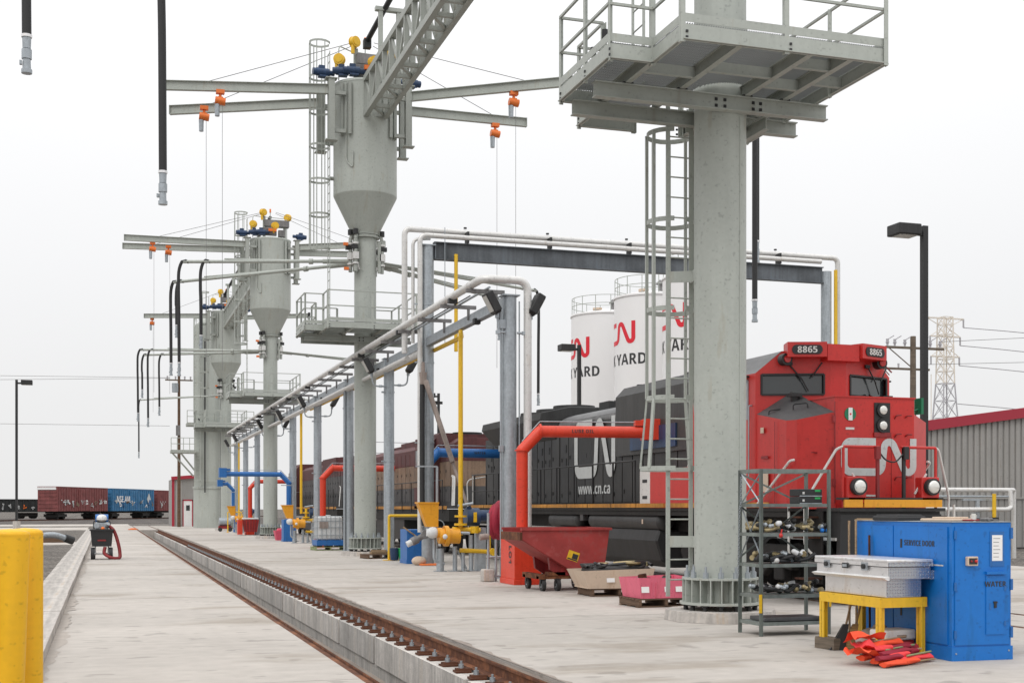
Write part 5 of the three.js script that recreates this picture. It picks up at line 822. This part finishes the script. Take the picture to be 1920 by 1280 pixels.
{ // blue service cabinet
  const t = thing('service_cabinet', 'large bright blue water service cabinet with lettered doors', 'cabinet', 9.14, 0, 12.64, -.045), W = .37, D = 1.0, H = 1.5;
  obj('body', [rbox(2 * W, H - .13, 2 * D, .01, 0, .13 + (H - .13) / 2, 0), bb(-W + .01, W - .01, .0, .14, -D + .01, D - .01)], M.blue, t);
  obj('plinth_skirt', [bb(-W - .012, W + .012, .0, .15, D - .02, D + .012), bb(-W - .012, -W + .02, 0, .15, -D, D - .021)], M.blue, t);
  obj('top_plate', [bb(-W - .01, W + .01, H, H + .008, -D - .01, D + .01)], M.galv, t);
  // long side faces -x
  for (const [z0, z1] of [[-.98, -.14], [-.12, .93]]) obj('door', [bb(-W - .014, -W - .002, .17, H - .05, z0, z1)], M.blue, t);
  obj('door_slot', [bb(-W - .019, -W - .0145, 1.20, 1.30, .02, .055), bb(-W - .019, -W - .0145, .42, .52, .02, .055)], M.black, t);
  obj('lettering', [place(text('SERVICE DOOR', .062, 1, .003), -W - .015, 1.23, .40, -Math.PI / 2)], M.text, t);
  obj('scuff', [bb(-W - .0165, -W - .0145, 1.02, 1.035, .66, .86)], M.mark, t);
  // short side faces the camera
  obj('end_panel', [bb(-W + .03, W - .03, .17, H - .05, D + .002, D + .012)], M.blue, t);
  obj('notice_frame', [bb(.09, .27, 1.02, 1.40, D + .0125, D + .018)], M.blue2, t); obj('notice', [bb(.115, .245, 1.08, 1.36, D + .0185, D + .0205)], M.paper, t); for (let i = 0; i < 6; i++) obj('notice_line', [bb(.13, .13 + R(.06, .10), 1.32 - i * .04, 1.326 - i * .04, D + .0207, D + .0215)], M.grey, t);
  obj('control_box', [rbox(.13, .10, .05, .008, -.15, 1.08, D + .035)], M.card, t); obj('switch_panel', [box(.10, .065, .006, -.15, 1.08, D + .063)], M.dark, t); obj('red_button', [sph(.018, -.118, 1.08, D + .068)], M.red, t); obj('red_button', [sph(.012, -.175, 1.08, D + .068)], M.redD, t);
  obj('hatch', [bb(.04, .27, .28, .92, D + .0125, D + .022)], M.blue, t); obj('hatch_hood', [box(.25, .03, .04, .155, .95, D + .03)], M.blue, t);
  obj('lettering', [place(text('WATER', .058, 1.0, .003), .155, .80, D + .0225)], M.text, t); obj('hatch_handle', [box(.03, .06, .012, .15, .60, D + .027), box(.045, .02, .014, .15, .63, D + .028)], M.dark, t); obj('handle_plate', [bb(.075, .10, .55, .62, D + .0225, D + .025)], M.blue2, t);
  for (const y of [1.38, .82, .3]) { obj('hinge', [cyl(.018, .018, .12, W - .005, y - .06, D + .012, 10)], M.blue2, t); obj('hinge', [cyl(.014, .014, .09, -W + .03, y - .06, D + .016, 10)], M.blue2, t); }
  for (const y of [.78, .4]) obj('hinge', [box(.025, .05, .014, .275, y, D + .02)], M.blue2, t);
  for (const [x, y] of [[-.33, .08], [.33, .10]]) obj('bolt', [rod(V(x, y, D + .012), V(x, y, D + .02), .01, 8)], M.galv, t);
  const top = (name, label, cat, g, m, x, s) => tag(obj(name, [place(g, x, 1.508, -s)], m), label, cat);
  top('black_tray', 'flat black tray lying on the blue cabinet', 'tray', [rbox(.4, .05, .5, .015, 0, .025, 0), rbox(.34, .03, .44, .01, 0, .055, 0)], M.black, 8.95, 12.95);
  top('folded_cloth', 'pale folded cloth with red edge on the blue cabinet', 'cloth', [rbox(.3, .03, .5, .014, 0, .015, 0, .15), rbox(.26, .02, .3, .01, .02, .038, .05, .3)], M.card, 9.05, 12.2);
  top('red_cloth', 'dark red rag on top of the blue cabinet', 'rag', [rbox(.22, .02, .34, .01, 0, .012, 0, -.2)], M.redD, 9.2, 11.98);
  top('glass_jar', 'small clear jar standing on the blue cabinet', 'jar', [cyl(.03, .035, .07, 0, 0, 0, 14), cyl(.025, .025, .015, 0, .07, 0, 12)], M.lens, 9.15, 11.85);
  top('loose_glove', 'grey work glove lying on the blue cabinet', 'glove', [rbox(.16, .04, .09, .02, 0, .02, 0, .4), rbox(.08, .02, .025, .01, .1, .012, .03, .2), rbox(.08, .02, .025, .01, .1, .012, 0, .5), rbox(.06, .02, .025, .01, -.02, .012, .06, 1.2)], M.grey, 9.28, 11.8);
  top('wood_strip', 'thin wooden strip at the far end of the cabinet top', 'strip', [box(.05, .02, .45, 0, .012, 0, .25)], M.wood, 8.85, 13.35);
}
{ // heap of orange signal flags on their sticks
  const t = thing('flag_heap', 'bundle of orange and red signal flags on sticks heaped on the pad', 'flags', 8.02, 0, 11.80, YAW * 1 + .02), r = rng(91);
  const cloth = (i, x, y, z, L, w, ry, m) => { const n = 10, p = []; const g = new THREE.PlaneGeometry(L, w, 14, 6); const a = g.attributes.position; for (let k = 0; k < a.count; k++) { const u = a.getX(k) / L, v = a.getY(k) / w; a.setXYZ(k, a.getX(k), .035 * Math.sin(u * 7 + i * 2) * (.4 + v) + .028 * Math.sin(v * 9 + i) + .03 * Math.cos(u * 4 + v * 6 + i * 1.7), -a.getY(k) * .8); } g.computeVertexNormals(); const mm = m.clone(); mm.side = THREE.DoubleSide; obj('flag', [place(strip(g), x, y, z, ry, R(-.12, .12), R(-.08, .08))], mm, t); };
  const st = (x0, z0, x1, z1, y, y1, m) => obj('stick', [rod(V(x0, y, z0), V(x1, y1, z1), .011, 8)], m, t);
  const roll = (x0, z0, x1, z1, y, y1, r0, m, i) => { const g = new THREE.CylinderGeometry(r0, r0 * .8, Math.hypot(x1 - x0, z1 - z0, y1 - y), 14, 10); const a = g.attributes.position; for (let k = 0; k < a.count; k++) { const f = 1 + .13 * Math.sin(Math.atan2(a.getZ(k), a.getX(k)) * 3 + a.getY(k) * 14 + i); a.setX(k, a.getX(k) * f); a.setZ(k, a.getZ(k) * f); } g.computeVertexNormals(); g.rotateX(Math.PI / 2); g.scale(1.15, .62, 1); obj('rolled_flag', [strip(g).applyMatrix4(basis(V(x0, y * .85, z0), V(x1, y1 * .85, z1)))], m, t); };
  st(-.1, .20, .52, .12, .05, .06, M.palletG); st(-.1, .04, .54, -.06, .14, .15, M.palletG); st(-.1, -.12, .52, -.16, .22, .23, M.wood); st(-.1, .30, .46, .26, .03, .03, M.wood); st(-.1, .0, .50, .06, .10, .12, M.wood); st(.0, .24, .50, .18, .09, .10, M.palletG);
  const rl = [[-.48, .30, .12, .26, .04, .05, .05, M.flag], [-.20, .22, .46, .18, .055, .06, .055, M.flag2], [-.42, .14, .02, .14, .06, .07, .06, M.flag], [-.34, .06, .40, .04, .10, .12, .055, M.maroonF], [-.46, .0, .0, -.04, .09, .10, .06, M.flag], [-.30, .12, .20, .10, .13, .15, .05, M.maroonF], [-.08, -.06, .42, -.08, .15, .17, .06, M.maroonF], [-.10, -.14, .38, -.16, .21, .22, .065, M.flag], [-.46, -.10, .06, -.14, .16, .22, .06, M.flag], [-.40, -.02, .04, -.02, .17, .18, .055, M.flag2], [-.2, .18, .10, .16, .11, .12, .045, M.flag2], [-.44, .2, -.1, .22, .10, .11, .045, M.maroonF]];
  rl.forEach(([x0, z0, x1, z1, y, y1, r0, m], i) => roll(x0, z0, x1, z1, y, y1, r0, m, i * 1.3));
  cloth(1, -.20, .285, -.15, .58, .22, .12, M.flag); cloth(2, -.47, .15, .02, .22, .38, .1, M.flag); cloth(3, -.36, .2, -.04, .3, .3, .5, M.flag2);
  obj('sleeve', [sph(.09, .56, .09, -.16, 1.3, .9, .9), sph(.075, .68, .08, -.14, 1.1, .9, .9)], M.maroonF, t);
}
{ // brooms and things under the bench
  const br = (label, x, s, lean, m) => { const t = thing('broom', label, 'broom', x, 0, s, -.3); obj('handle', [rod(V(.10, .28, 0), V(.17 + lean, .62, -.03), .013, 8)], M.wood, t); obj('bristles', [frus([V(-.10, .0, .05), V(.08, .0, .05), V(.08, .0, -.03), V(-.10, .0, -.03)], [V(.07, .30, .025), V(.13, .30, .025), V(.13, .30, -.025), V(.07, .30, -.025)])], m, t); return t; };
  br('straw broom leaning under the end of the yellow bench', 8.28, 13.0, .02, M.straw); br('black bristled broom beside the straw broom', 8.16, 13.02, .02, M.black);
  for (const [x, s, h, l, m] of [[8.71, 13.62, 1.50, 'longest wooden handle sticking up behind the toolbox', M.wood], [8.71, 13.47, 1.52, 'wooden handle with a blue wrapped grip behind the toolbox', M.wood], [8.72, 13.2, 1.33, 'short red brown handle behind the toolbox', M.rustD]]) tag(obj('tool_handle', [rod(V(x, .02, -s), V(x + .03, h, -s - .06), .014, 8)], m), l, 'tool handle', 'tool handles behind the toolbox');
  const c = thing('cooler', 'small white lidded case with red base under the yellow bench', 'case', 8.50, 0, 12.42, .1); obj('case_base', [rbox(.40, .12, .28, .02, 0, .11, 0)], M.redD, c); obj('case_lid', [rbox(.43, .12, .30, .03, 0, .23, 0)], M.white, c); obj('case_foot', [bb(-.15, .15, 0, .05, -.1, .1)], M.black, c); obj('case_handle', [box(.12, .03, .02, 0, .22, .155)], M.rag, c);
  tag(obj('grey_rag', [place([sph(.14, 0, .18, 0, 1.3, .75, 1), sph(.09, .12, .25, -.05, 1, .9, 1), sph(.1, -.14, .14, .03, 1, .7, 1)], 8.42, 0, -12.68)], M.rag), 'crumpled grey rag in the middle under the yellow bench', 'rag');
  tag(obj('red_bag', [place([sph(.13, 0, .09, 0, 1.5, .65, 1), sph(.07, -.2, .09, .05, 1, .8, 1)], 8.36, 0, -12.6)], M.redD), 'flattened red bag lying under the grey rag', 'bag');
  tag(obj('yellow_case', [place([rbox(.2, .09, .36, .02, 0, .05, 0), rbox(.1, .02, .1, .008, 0, .10, 0)], 8.22, .02, -12.42, .1)], M.yellow), 'yellow plastic case on the pad under the bench', 'case');
  tag(obj('timber_block', [place([box(.16, .12, .36, 0, .06, 0), box(.15, .02, .355, 0, .125, 0)], 8.14, 0, -13.15, .1)], M.pole), 'weathered grey timber block beside the bench leg', 'timber');
}

// ================= background =================
function lampPost(label, x, s, h, hw) {
  const t = thing('light_pole', label, 'light pole', x, 0, s, 0, 'dark area light poles');
  obj('pole', [bb(-.10, .10, 0, h, -.10, .10)], M.black, t); obj('pole_base', [cyl(.3, .3, .6, 0, 0, 0, 16)], M.kerb, t);
  const k = hw < 0 ? -1 : 1; obj('arm', [bb(k * .1, k * .35, h - .34, h - .2, -.06, .06)], M.black, t);
  obj('lamp_head', [rbox(.9, .38, .75, .04, k * .80, h - .2, 0)], M.dark, t); obj('lamp_glass', [bb(k * .45, k * 1.15, h - .405, h - .392, -.28, .28)], M.lampGlass, t);
}
lampPost('tall black light pole with a square head behind the red engine', 27, 37.6, 11.4, -1);
lampPost('black light pole in front of the white tanks', 27, 71.2, 11.4, -1);
lampPost('small far light pole seen past the portal post', 27, 104.8, 11.4, -1);
lampPost('thin dark light pole standing alone at the left by the yard', -7, 114.15, 12.4, 1);
for (const [s, l, o] of [[62.1, 'white storage tank with red initials, nearest and hidden by the ladder', 0], [68.95, 'middle white storage tank lettered YARD', 1], [76.2, 'farthest white storage tank behind the small light pole', 0]]) {
  const t = thing('storage_tank', l, 'tank', 30.7, 0, s, 0, 'white storage tanks in a row'), r = 2.2, H = 14;
  obj('shell', [lathe([[r, 0], [r, H - .12], [r + .05, H - .12], [r + .05, H], [r, H + .02], [0, H + .5]], 0, 0, 0, 64)], M.tank, t);
  const A = -Math.PI / 2 + .02;
  obj('initials', [bend(tess(wormLogo(1.3), .25), r + .004, A).translate(0, 11.15, 0)], M.logo, t);
  obj('yard_name', [bend(tess(text('KIRK YARD', .64, 1, .004), .25), r + .004, A).translate(0, 9.95, 0)], M.text, t);
  obj('motto', [bend(tess(text('FOCUS ON', .46, .95, .004), .25), r + .004, A).translate(0, 7.55, 0), bend(tess(text('SAFETY', .46, .95, .004), .25), r + .004, A).translate(0, 6.6, 0)], M.text, t);
  for (const y of [H + .55, H + 1.05]) obj('guard_rail', ring(r - .05, .035, y, 40, 0, 6.2832, .035), M.steel, t);
  for (let i = 0; i < 14; i++) { const a = i / 14 * 6.2832; obj('rail_post', [bar(V((r - .05) * Math.cos(a), H, (r - .05) * Math.sin(a)), V((r - .05) * Math.cos(a), H + 1.07, (r - .05) * Math.sin(a)), .035, .035)], M.steel, t); }
  obj('roof_vent', [cyl(.14, .14, .5, .3, H + .3, .6, 12), cyl(.3, .08, .25, .3, H + .75, .6, 12)], M.grey, t); obj('roof_hatch', [cyl(.3, .3, .15, -.9, H + .2, .9, 14)], M.card, t);
}
function tess(g, maxLen) {                                     // split long triangles so that lettering can follow the tank
  let p = [...g.attributes.position.array];
  for (let it = 0; it < 5; it++) { const out = []; let did = false; for (let i = 0; i < p.length; i += 9) { const a = p.slice(i, i + 3), b = p.slice(i + 3, i + 6), c = p.slice(i + 6, i + 9), e = [[a, b, c], [b, c, a], [c, a, b]].sort((u, v) => Math.abs(v[0][0] - v[1][0]) - Math.abs(u[0][0] - u[1][0]))[0]; if (Math.abs(e[0][0] - e[1][0]) > maxLen) { did = true; const m = e[0].map((v, k) => (v + e[1][k]) / 2); out.push(...e[0], ...m, ...e[2], ...m, ...e[1], ...e[2]); } else out.push(...a, ...b, ...c); } p = out; if (!did) break; }
  const n = new THREE.BufferGeometry(); n.setAttribute('position', new THREE.Float32BufferAttribute(p, 3)); n.computeVertexNormals(); return n;
}
{ // grey ribbed shop building
  const t = thing('shop_building', 'grey ribbed metal shop building with a dark red roof edge', 'building', 29, 0, 45), ridge = 21, W = 42;
  const top = (x) => 4.48 + (x < ridge ? x : W - x) * .133;
  obj('wall_core', [ext([[0, 0], [W, 0], [W, top(W)], [ridge, top(ridge)], [0, top(0)]], .2).translate(0, 0, -.25), bb(.0, .2, 0, 4.4, -.25, -9)], M.siding2, t);
  for (let x = .1, i = 0; x < 17; x += .30, i++) { const g = ext([[x, 2.1], [x + .20, 2.1], [x + .20, top(x + .2) - .02], [x, top(x) - .02]], .045, .01).translate(0, 0, -.055); obj('siding_panel', [g], M.siding, t); }
  for (let x = .1; x < 17; x += .30) obj('lower_panel', [bb(x + .05, x + .27, 0, 2.06, -.06, -.02)], M.siding2, t);
  obj('drip_rail', [bb(0, 17, 2.05, 2.11, -.05, .03)], M.siding, t);
  obj('roof_edge', [bar(V(-.3, top(-.3) + .14, .05), V(ridge, top(ridge) + .14, .05), .22, .42), bar(V(ridge, top(ridge) + .14, .05), V(W + .3, top(W + .3) + .14, .05), .22, .42)], M.trim, t);
  obj('roof', [polys([[V(-.3, top(-.3) + .02, -.05), V(ridge, top(ridge) + .02, -.05), V(ridge, top(ridge) + .02, -9), V(-.3, top(-.3) + .02, -9)], [V(ridge, top(ridge) + .02, -.05), V(W, top(W) + .02, -.05), V(W, top(W) + .02, -9), V(ridge, top(ridge) + .02, -9)]])], M.siding2, t);
}
{ // insulated pipes by the shop
  const t = thing('pipe_stand', 'pair of insulated pipes on a stand in front of the shop building', 'pipe stand', 22.5, 0, 33);
  obj('upper_pipe', insulated([V(-1, 2.22, 0), V(4.35, 2.22, 0), V(4.55, 2.22, -.1), V(4.55, .1, -.1)], .07, .15), M.insul, t); obj('lower_pipe', insulated([V(-1, 1.62, .2), V(4.1, 1.62, .2), V(4.25, 1.7, .15), V(4.25, 2.2, .1)], .07, .12), M.insul, t);
  obj('thin_pipe', [rod(V(-1, 2.02, .1), V(4.2, 2.02, .1), .03, 8)], M.galv, t); obj('stand_post', [cyl(.07, .07, 1.9, 3.05, 0, .1, 12), bar(V(2.5, 1.92, .1), V(3.6, 1.92, .1), .08, .06)], M.galv, t); obj('yellow_post', [cyl(.06, .06, 2.1, 3.5, 0, .3, 12)], M.yellowP, t); obj('valve', [box(.3, .2, .25, 3.1, 1.25, .3), box(.2, .16, .2, 3.45, 1.3, .35)], M.dark, t);
}
{ // wooden utility pole
  const t = thing('utility_pole', 'wooden utility pole with insulators behind the red engine', 'utility pole', 36.3, 0, 51.4);
  obj('pole', [cyl(.17, .13, 9.75, 0, 0, 0, 12)], M.pole, t);
  obj('crossarm', [bar(V(-1.5, 9.2, 0), V(1.7, 9.2, 0), .09, .11), rod(V(-1.3, 9.15, 0), V(-.1, 8.3, 0), .03, 6)], M.pole, t); obj('crossarm', [bar(V(-1.6, 8.2, 0), V(.9, 8.2, 0), .08, .1)], M.pole, t);
  for (const x of [-1.4, -1.0, -.45, .5, .95, 1.5]) obj('insulator', [cyl(.05, .07, .3, x, 9.28, 0, 8), cyl(.09, .09, .04, x, 9.4, 0, 8), rod(V(x, 9.55, 0), V(x + .35, 9.75, 0), .025, 6)], M.latticeG, t);
  for (const x of [-1.5, -.8, .7]) obj('insulator', [cyl(.04, .05, .2, x, 8.25, 0, 8)], M.latticeG, t);
  for (const [a, b] of [[[1.5, 9.55, 0], [40, 11.5, 12]], [[.7, 8.45, 0], [40, 9.4, 12]]]) obj('wire', [rod(V(...a), V(...b), .012, 4)], M.grey, t);
  obj('guard_mesh', [bar(V(1.0, 5.5, 0), V(1.0, 8, 0), .03, .03)], M.lattice, t);
}
{ // lattice power tower
  const t = thing('power_tower', 'tall lattice power tower far beyond the shop building', 'power tower', 163, 0, 220), H = 40.5, hw = (y) => (y < 27 ? 2.9 - 1.6 * y / 27 : 1.3 - .25 * (y - 27) / 13.5);
  const lv = [0, 4.5, 9, 13, 16.5, 20, 23.5, 27, 29.5, 32, 34.5, 37, 39, 40.5], C = (i, y) => V([-1, 1, 1, -1][i] * hw(y), y, [1, 1, -1, -1][i] * hw(y));
  for (let i = 0; i < 4; i++) { obj('leg', [bar(C(i, 0), C(i, 27), .26, .26)], M.latticeG, t); obj('leg', [bar(C(i, 27), C(i, H), .24, .24)], M.lattice, t); }
  for (let k = 0; k < lv.length - 1; k++) for (let i = 0; i < 4; i++) { const j = (i + 1) % 4; obj('lattice_brace', [bar(C(i, lv[k]), C(j, lv[k + 1]), .09, .09), bar(C(j, lv[k]), C(i, lv[k + 1]), .09, .09), bar(C(i, lv[k + 1]), C(j, lv[k + 1]), .12, .12)], lv[k] < 27 ? M.latticeG : M.lattice, t); }
  for (const [y, w] of [[40.3, 4.4], [36.6, 3.6], [32.5, 3.4]]) { obj('crossarm', [bar(V(-w, y, 0), V(w, y, 0), .28, .28), bar(V(-w, y, 0), V(-1.1, y + (y > 40 ? -1.6 : 1.5), 0), .12, .12), bar(V(w, y, 0), V(1.1, y + (y > 40 ? -1.6 : 1.5), 0), .12, .12)], M.lattice, t); for (const k of [-1, 1]) obj('insulator', [rod(V(k * w, y, 0), V(k * w, y - 1.7, 0), .17, 6)], M.latticeG, t); }
  for (const [y, w, e] of [[38.6, 4.4, 6], [34.9, 3.6, 3], [30.8, 3.4, 2], [23, 3, 0], [18, 3, -1], [14, 3, -2]]) obj('wire', [spline([V(w, y, 0), V(60, y - 1.5 + e * .3, -6), V(130, y + 3 + e, -12)], .09, 12, 4)], M.latticeG, t);
  for (const [y, w] of [[13, -3], [11, -3]]) obj('wire', [spline([V(w, y, 0), V(-30, y - .6, -4), V(-120, y + 1, -12)], .07, 12, 4)], M.latticeG, t);
}
{ // storage silo at the end of the row
  const t = thing('storage_silo', 'tall grey storage silo with side platforms behind the farthest tower', 'silo', 8.5, 0, 112), r = 1.2;
  obj('shell', [lathe([[r + .05, 0], [r + .05, 3.4], [r, 3.45], [r, 17.2], [.4, 18.0], [0, 18.0]], 0, 0, 0, 40)], M.steel, t); obj('skirt', [lathe([[r + .10, 3.3], [r + .12, 3.5], [r, 3.55]], 0, 0, 0, 40)], M.steelD, t);
  for (const [y, x0, x1] of [[8.6, -1.9, 3.6], [6.3, -3.2, -1.2]]) { const p = part('side_platform', t); obj('deck', [bb(x0, x1, y, y + .25, .2, 2.2)], M.steelD, p); for (let x = x0; x <= x1 + .01; x += (x1 - x0) / 4) obj('rail_post', [bar(V(x, y, 2.2), V(x, y + 1.25, 2.2), .06, .06)], M.steel, p); for (const h of [.75, 1.25]) obj('hand_rail', [bar(V(x0, y + h, 2.2), V(x1, y + h, 2.2), .05, .05)], M.steel, p); }
  obj('platform_strut', [bar(V(-3.1, 6.3, 1.8), V(-1.3, 4.4, .6), .1, .1), bar(V(-2.4, 6.3, 1.8), V(-1.2, 4.9, .6), .1, .1)], M.steel, t);
  ladder(t, -1.0, 1.35, 3.5, 17.8, 9.6, 17.6, 1, false, .45); obj('riser_pipe', [rod(V(1.0, .5, 1.2), V(1.0, 12.5, 1.2), .09, 10), rod(V(-.4, 3, 1.45), V(-.4, 16, 1.45), .06, 8)], M.dark, t); obj('low_rail', [bar(V(-1.3, 4.0, 1.4), V(.8, 4.0, 1.4), .06, .06)], M.steel, t);
}
{ // small shed at the far end
  const t = thing('shed', 'small grey metal shed with red roof edge and white door', 'shed', 5.95, 0, 121);
  obj('wall', [ext([[0, 0], [5, 0], [5, 4.75], [0, 4.35]], 7).translate(0, 0, -7)], M.siding2, t); for (let x = 0; x < 2.6; x += .32) if (x < .9 || x > 1.9) obj('siding_panel', [bb(x, x + .2, .1, 4.2, 0, .04)], M.siding, t);
  obj('roof_edge', [bar(V(-.1, 4.42, .1), V(5.1, 4.85, .1), .25, .3)], M.trim, t); obj('corner_trim', [bb(-.05, .18, 0, 4.3, .0, .06)], M.trim, t); obj('door', [bb(1.0, 1.75, 0, 2.35, .0, .06)], M.white, t); obj('door_window', [bb(1.22, 1.55, 1.45, 1.95, .061, .07)], M.glass, t); obj('door_frame', [bb(.92, 1.0, 0, 2.45, 0, .08), bb(1.75, 1.83, 0, 2.45, 0, .08), bb(.92, 1.83, 2.35, 2.47, 0, .08)], M.trim, t);
}
{ const t = thing('utility_pole', 'far brown utility pole with transformer beside the storage silo', 'utility pole', 6.35, 0, 117.5); obj('pole', [cyl(.16, .12, 13.6, 0, 0, 0, 10)], M.woodD, t); obj('crossarm', [bar(V(-1.2, 13.1, 0), V(1.2, 13.1, 0), .12, .12)], M.pole, t); obj('transformer', [cyl(.28, .28, .8, -.35, 12.0, .2, 14)], M.galv, t); obj('meter_box', [box(.35, .9, .3, -.1, 8.6, .25)], M.grey, t); for (const x of [-1, -.3, .5, 1]) obj('insulator', [cyl(.06, .08, .3, x, 13.15, 0, 8)], M.latticeG, t); for (const [y, y2] of [[13.3, 13.6], [13.25, 12.6], [9.0, 9.9]]) obj('wire', [spline([V(-.8, y, 0), V(-25, (y + y2) / 2 - .5, 0), V(-60, y2, 0)], .016, 12, 4)], M.grey, t); }
// ---- freight cars in the far yard ----
function carAt(k, side) { const c = V(-6.3 + k * YD.x + 1.5 * YD.px, 0, -(191 + k * YD.s + 1.5 * YD.ps)); return c; }
function makeBoxcar(label, k, m, h, o = {}) {
  const c = carAt(k + 7.8), t = thing('boxcar', label, 'boxcar', c.x, .1, -c.z, Math.atan2(YD.s, YD.x), 'freight cars in the far yard');
  obj('body', [bb(-7.8, 7.8, 1.15, h, -1.5, 1.5)], m, t); obj('roof', [bb(-7.85, 7.85, h, h + .12, -1.53, 1.53)], o.roof ?? m, t);
  for (let x = -7.6; x < 7.7; x += .78) if (Math.abs(x) > 1.7) obj('side_rib', [bb(x, x + .16, 1.2, h - .05, 1.5, 1.56)], m, t);
  obj('sliding_door', [bb(-1.6, 1.6, 1.2, h - .15, 1.5, 1.6)], m, t); for (const x of [-1.2, -.4, .4, 1.2]) obj('door_rib', [bb(x - .05, x + .05, 1.3, h - .3, 1.6, 1.65)], m, t);
  for (let y = 1.6; y < h - .3; y += .55) obj('end_rib', [bb(-7.86, -7.8, y, y + .22, -1.35, 1.35)], m, t);
  if (o.cap) obj('end_cap', [bb(-7.9, -7.5, h - .35, h + .02, -1.54, 1.3)], M.paper, t);
  obj('underframe', [bb(-7.4, 7.4, .85, 1.15, -.6, .6)], M.under, t);
  for (const x of [-5.6, 5.6]) { const g = part('bogie', t); obj('bogie_frame', [bb(x - 1.3, x + 1.3, .35, .75, -1.1, 1.1)], M.under, g); for (const a of [-.9, .9]) obj('wheelset', [rod(V(x + a, .42, -.85), V(x + a, .42, .85), .42, 16)], M.under, g); }
  const r = rng(o.seed ?? 3), W = M.mark;                      // stencils and spray-can scrawl
  if (o.word) obj('lettering', [place(text(o.word, .95, 1, .02), -3.9, h - 2.0, 1.585)], M.paper, t);
  if (o.diamond) obj('emblem', [place(ext([[0, -.95], [.75, 0], [0, .95], [-.75, 0]], .02), 5.6, h - 1.45, 1.565)], M.mark, t);
  for (let i = 0; i < (o.scrawl ?? 10); i++) { const x = -7 + i * 14 / (o.scrawl ?? 10) + r() * .8, y = 1.5 + r() * .6; const p = []; for (let q = 0; q < 7; q++) p.push([x + r() * 1.2, y + r() * .95]); obj('graffiti', [ribbon(p, .09 + r() * .12, 0).translate(0, 0, 1.605 + i * .002)], [W, M.paper, o.scr ?? W, M.tan][i % 4], t); }
  for (let i = 0; i < 5; i++) obj('stencil', [bb(-6.9 + i * .5, -6.6 + i * .5, h - 1.9 - (i % 2) * .3, h - 1.75 - (i % 2) * .3, 1.565, 1.575)], W, t);
  return t;
}
makeBoxcar('maroon boxcar with pale graffiti in the far yard', 0, M.boxRed, 4.55, { seed: 5, roof: M.boxRed, cap: true });
makeBoxcar('bright blue boxcar with white lettering in the far yard', 17, M.boxBlue, 4.55, { word: 'NSE.AM', diamond: true, seed: 9, scr: M.blue2, scrawl: 12 });
makeBoxcar('dull maroon boxcar end behind the blue boxcar', 34, M.boxRed, 4.5, { seed: 12, scrawl: 4 });
function makeGondola(label, x, s, ry, seed) {
  const t = thing('gondola_car', label, 'freight car', x, .1, s, ry, 'freight cars in the far yard'), r = rng(seed);
  obj('body', [bb(-8, 8, 1.0, 2.85, -1.5, 1.5)], M.boxDark, t); for (let q = -7.8; q < 7.9; q += .95) obj('side_stake', [bb(q, q + .14, 1.0, 2.8, 1.5, 1.62)], M.boxDark, t); obj('top_rail', [bb(-8.1, 8.1, 2.8, 2.95, -1.58, 1.6)], M.boxDark, t);
  for (let i = 0; i < 14; i++) { const q = -7.5 + i * 1.1, p = []; for (let k = 0; k < 5; k++) p.push([q + r() * .6, 1.3 + r() * 1.1]); obj('graffiti', [ribbon(p, .12 + r() * .1, 0).translate(0, 0, 1.63 + i * .002)], i % 4 === 3 ? M.hoist : M.mark, t); }
  for (const q of [-5.6, 5.6]) { const g = part('bogie', t); obj('bogie_frame', [bb(q - 1.3, q + 1.3, .35, .9, -1.1, 1.1)], M.under, g); for (const a of [-.9, .9]) obj('wheelset', [rod(V(q + a, .42, -.85), V(q + a, .42, .85), .42, 16)], M.under, g); }
}
makeGondola('dark gondola car with sprayed letters next to the maroon boxcar', -16.5, 205, .35, 21);
makeGondola('dark gondola car at the left picture edge', -32.2, 199.5, .33, 25);


renderer.render(scene, camera);
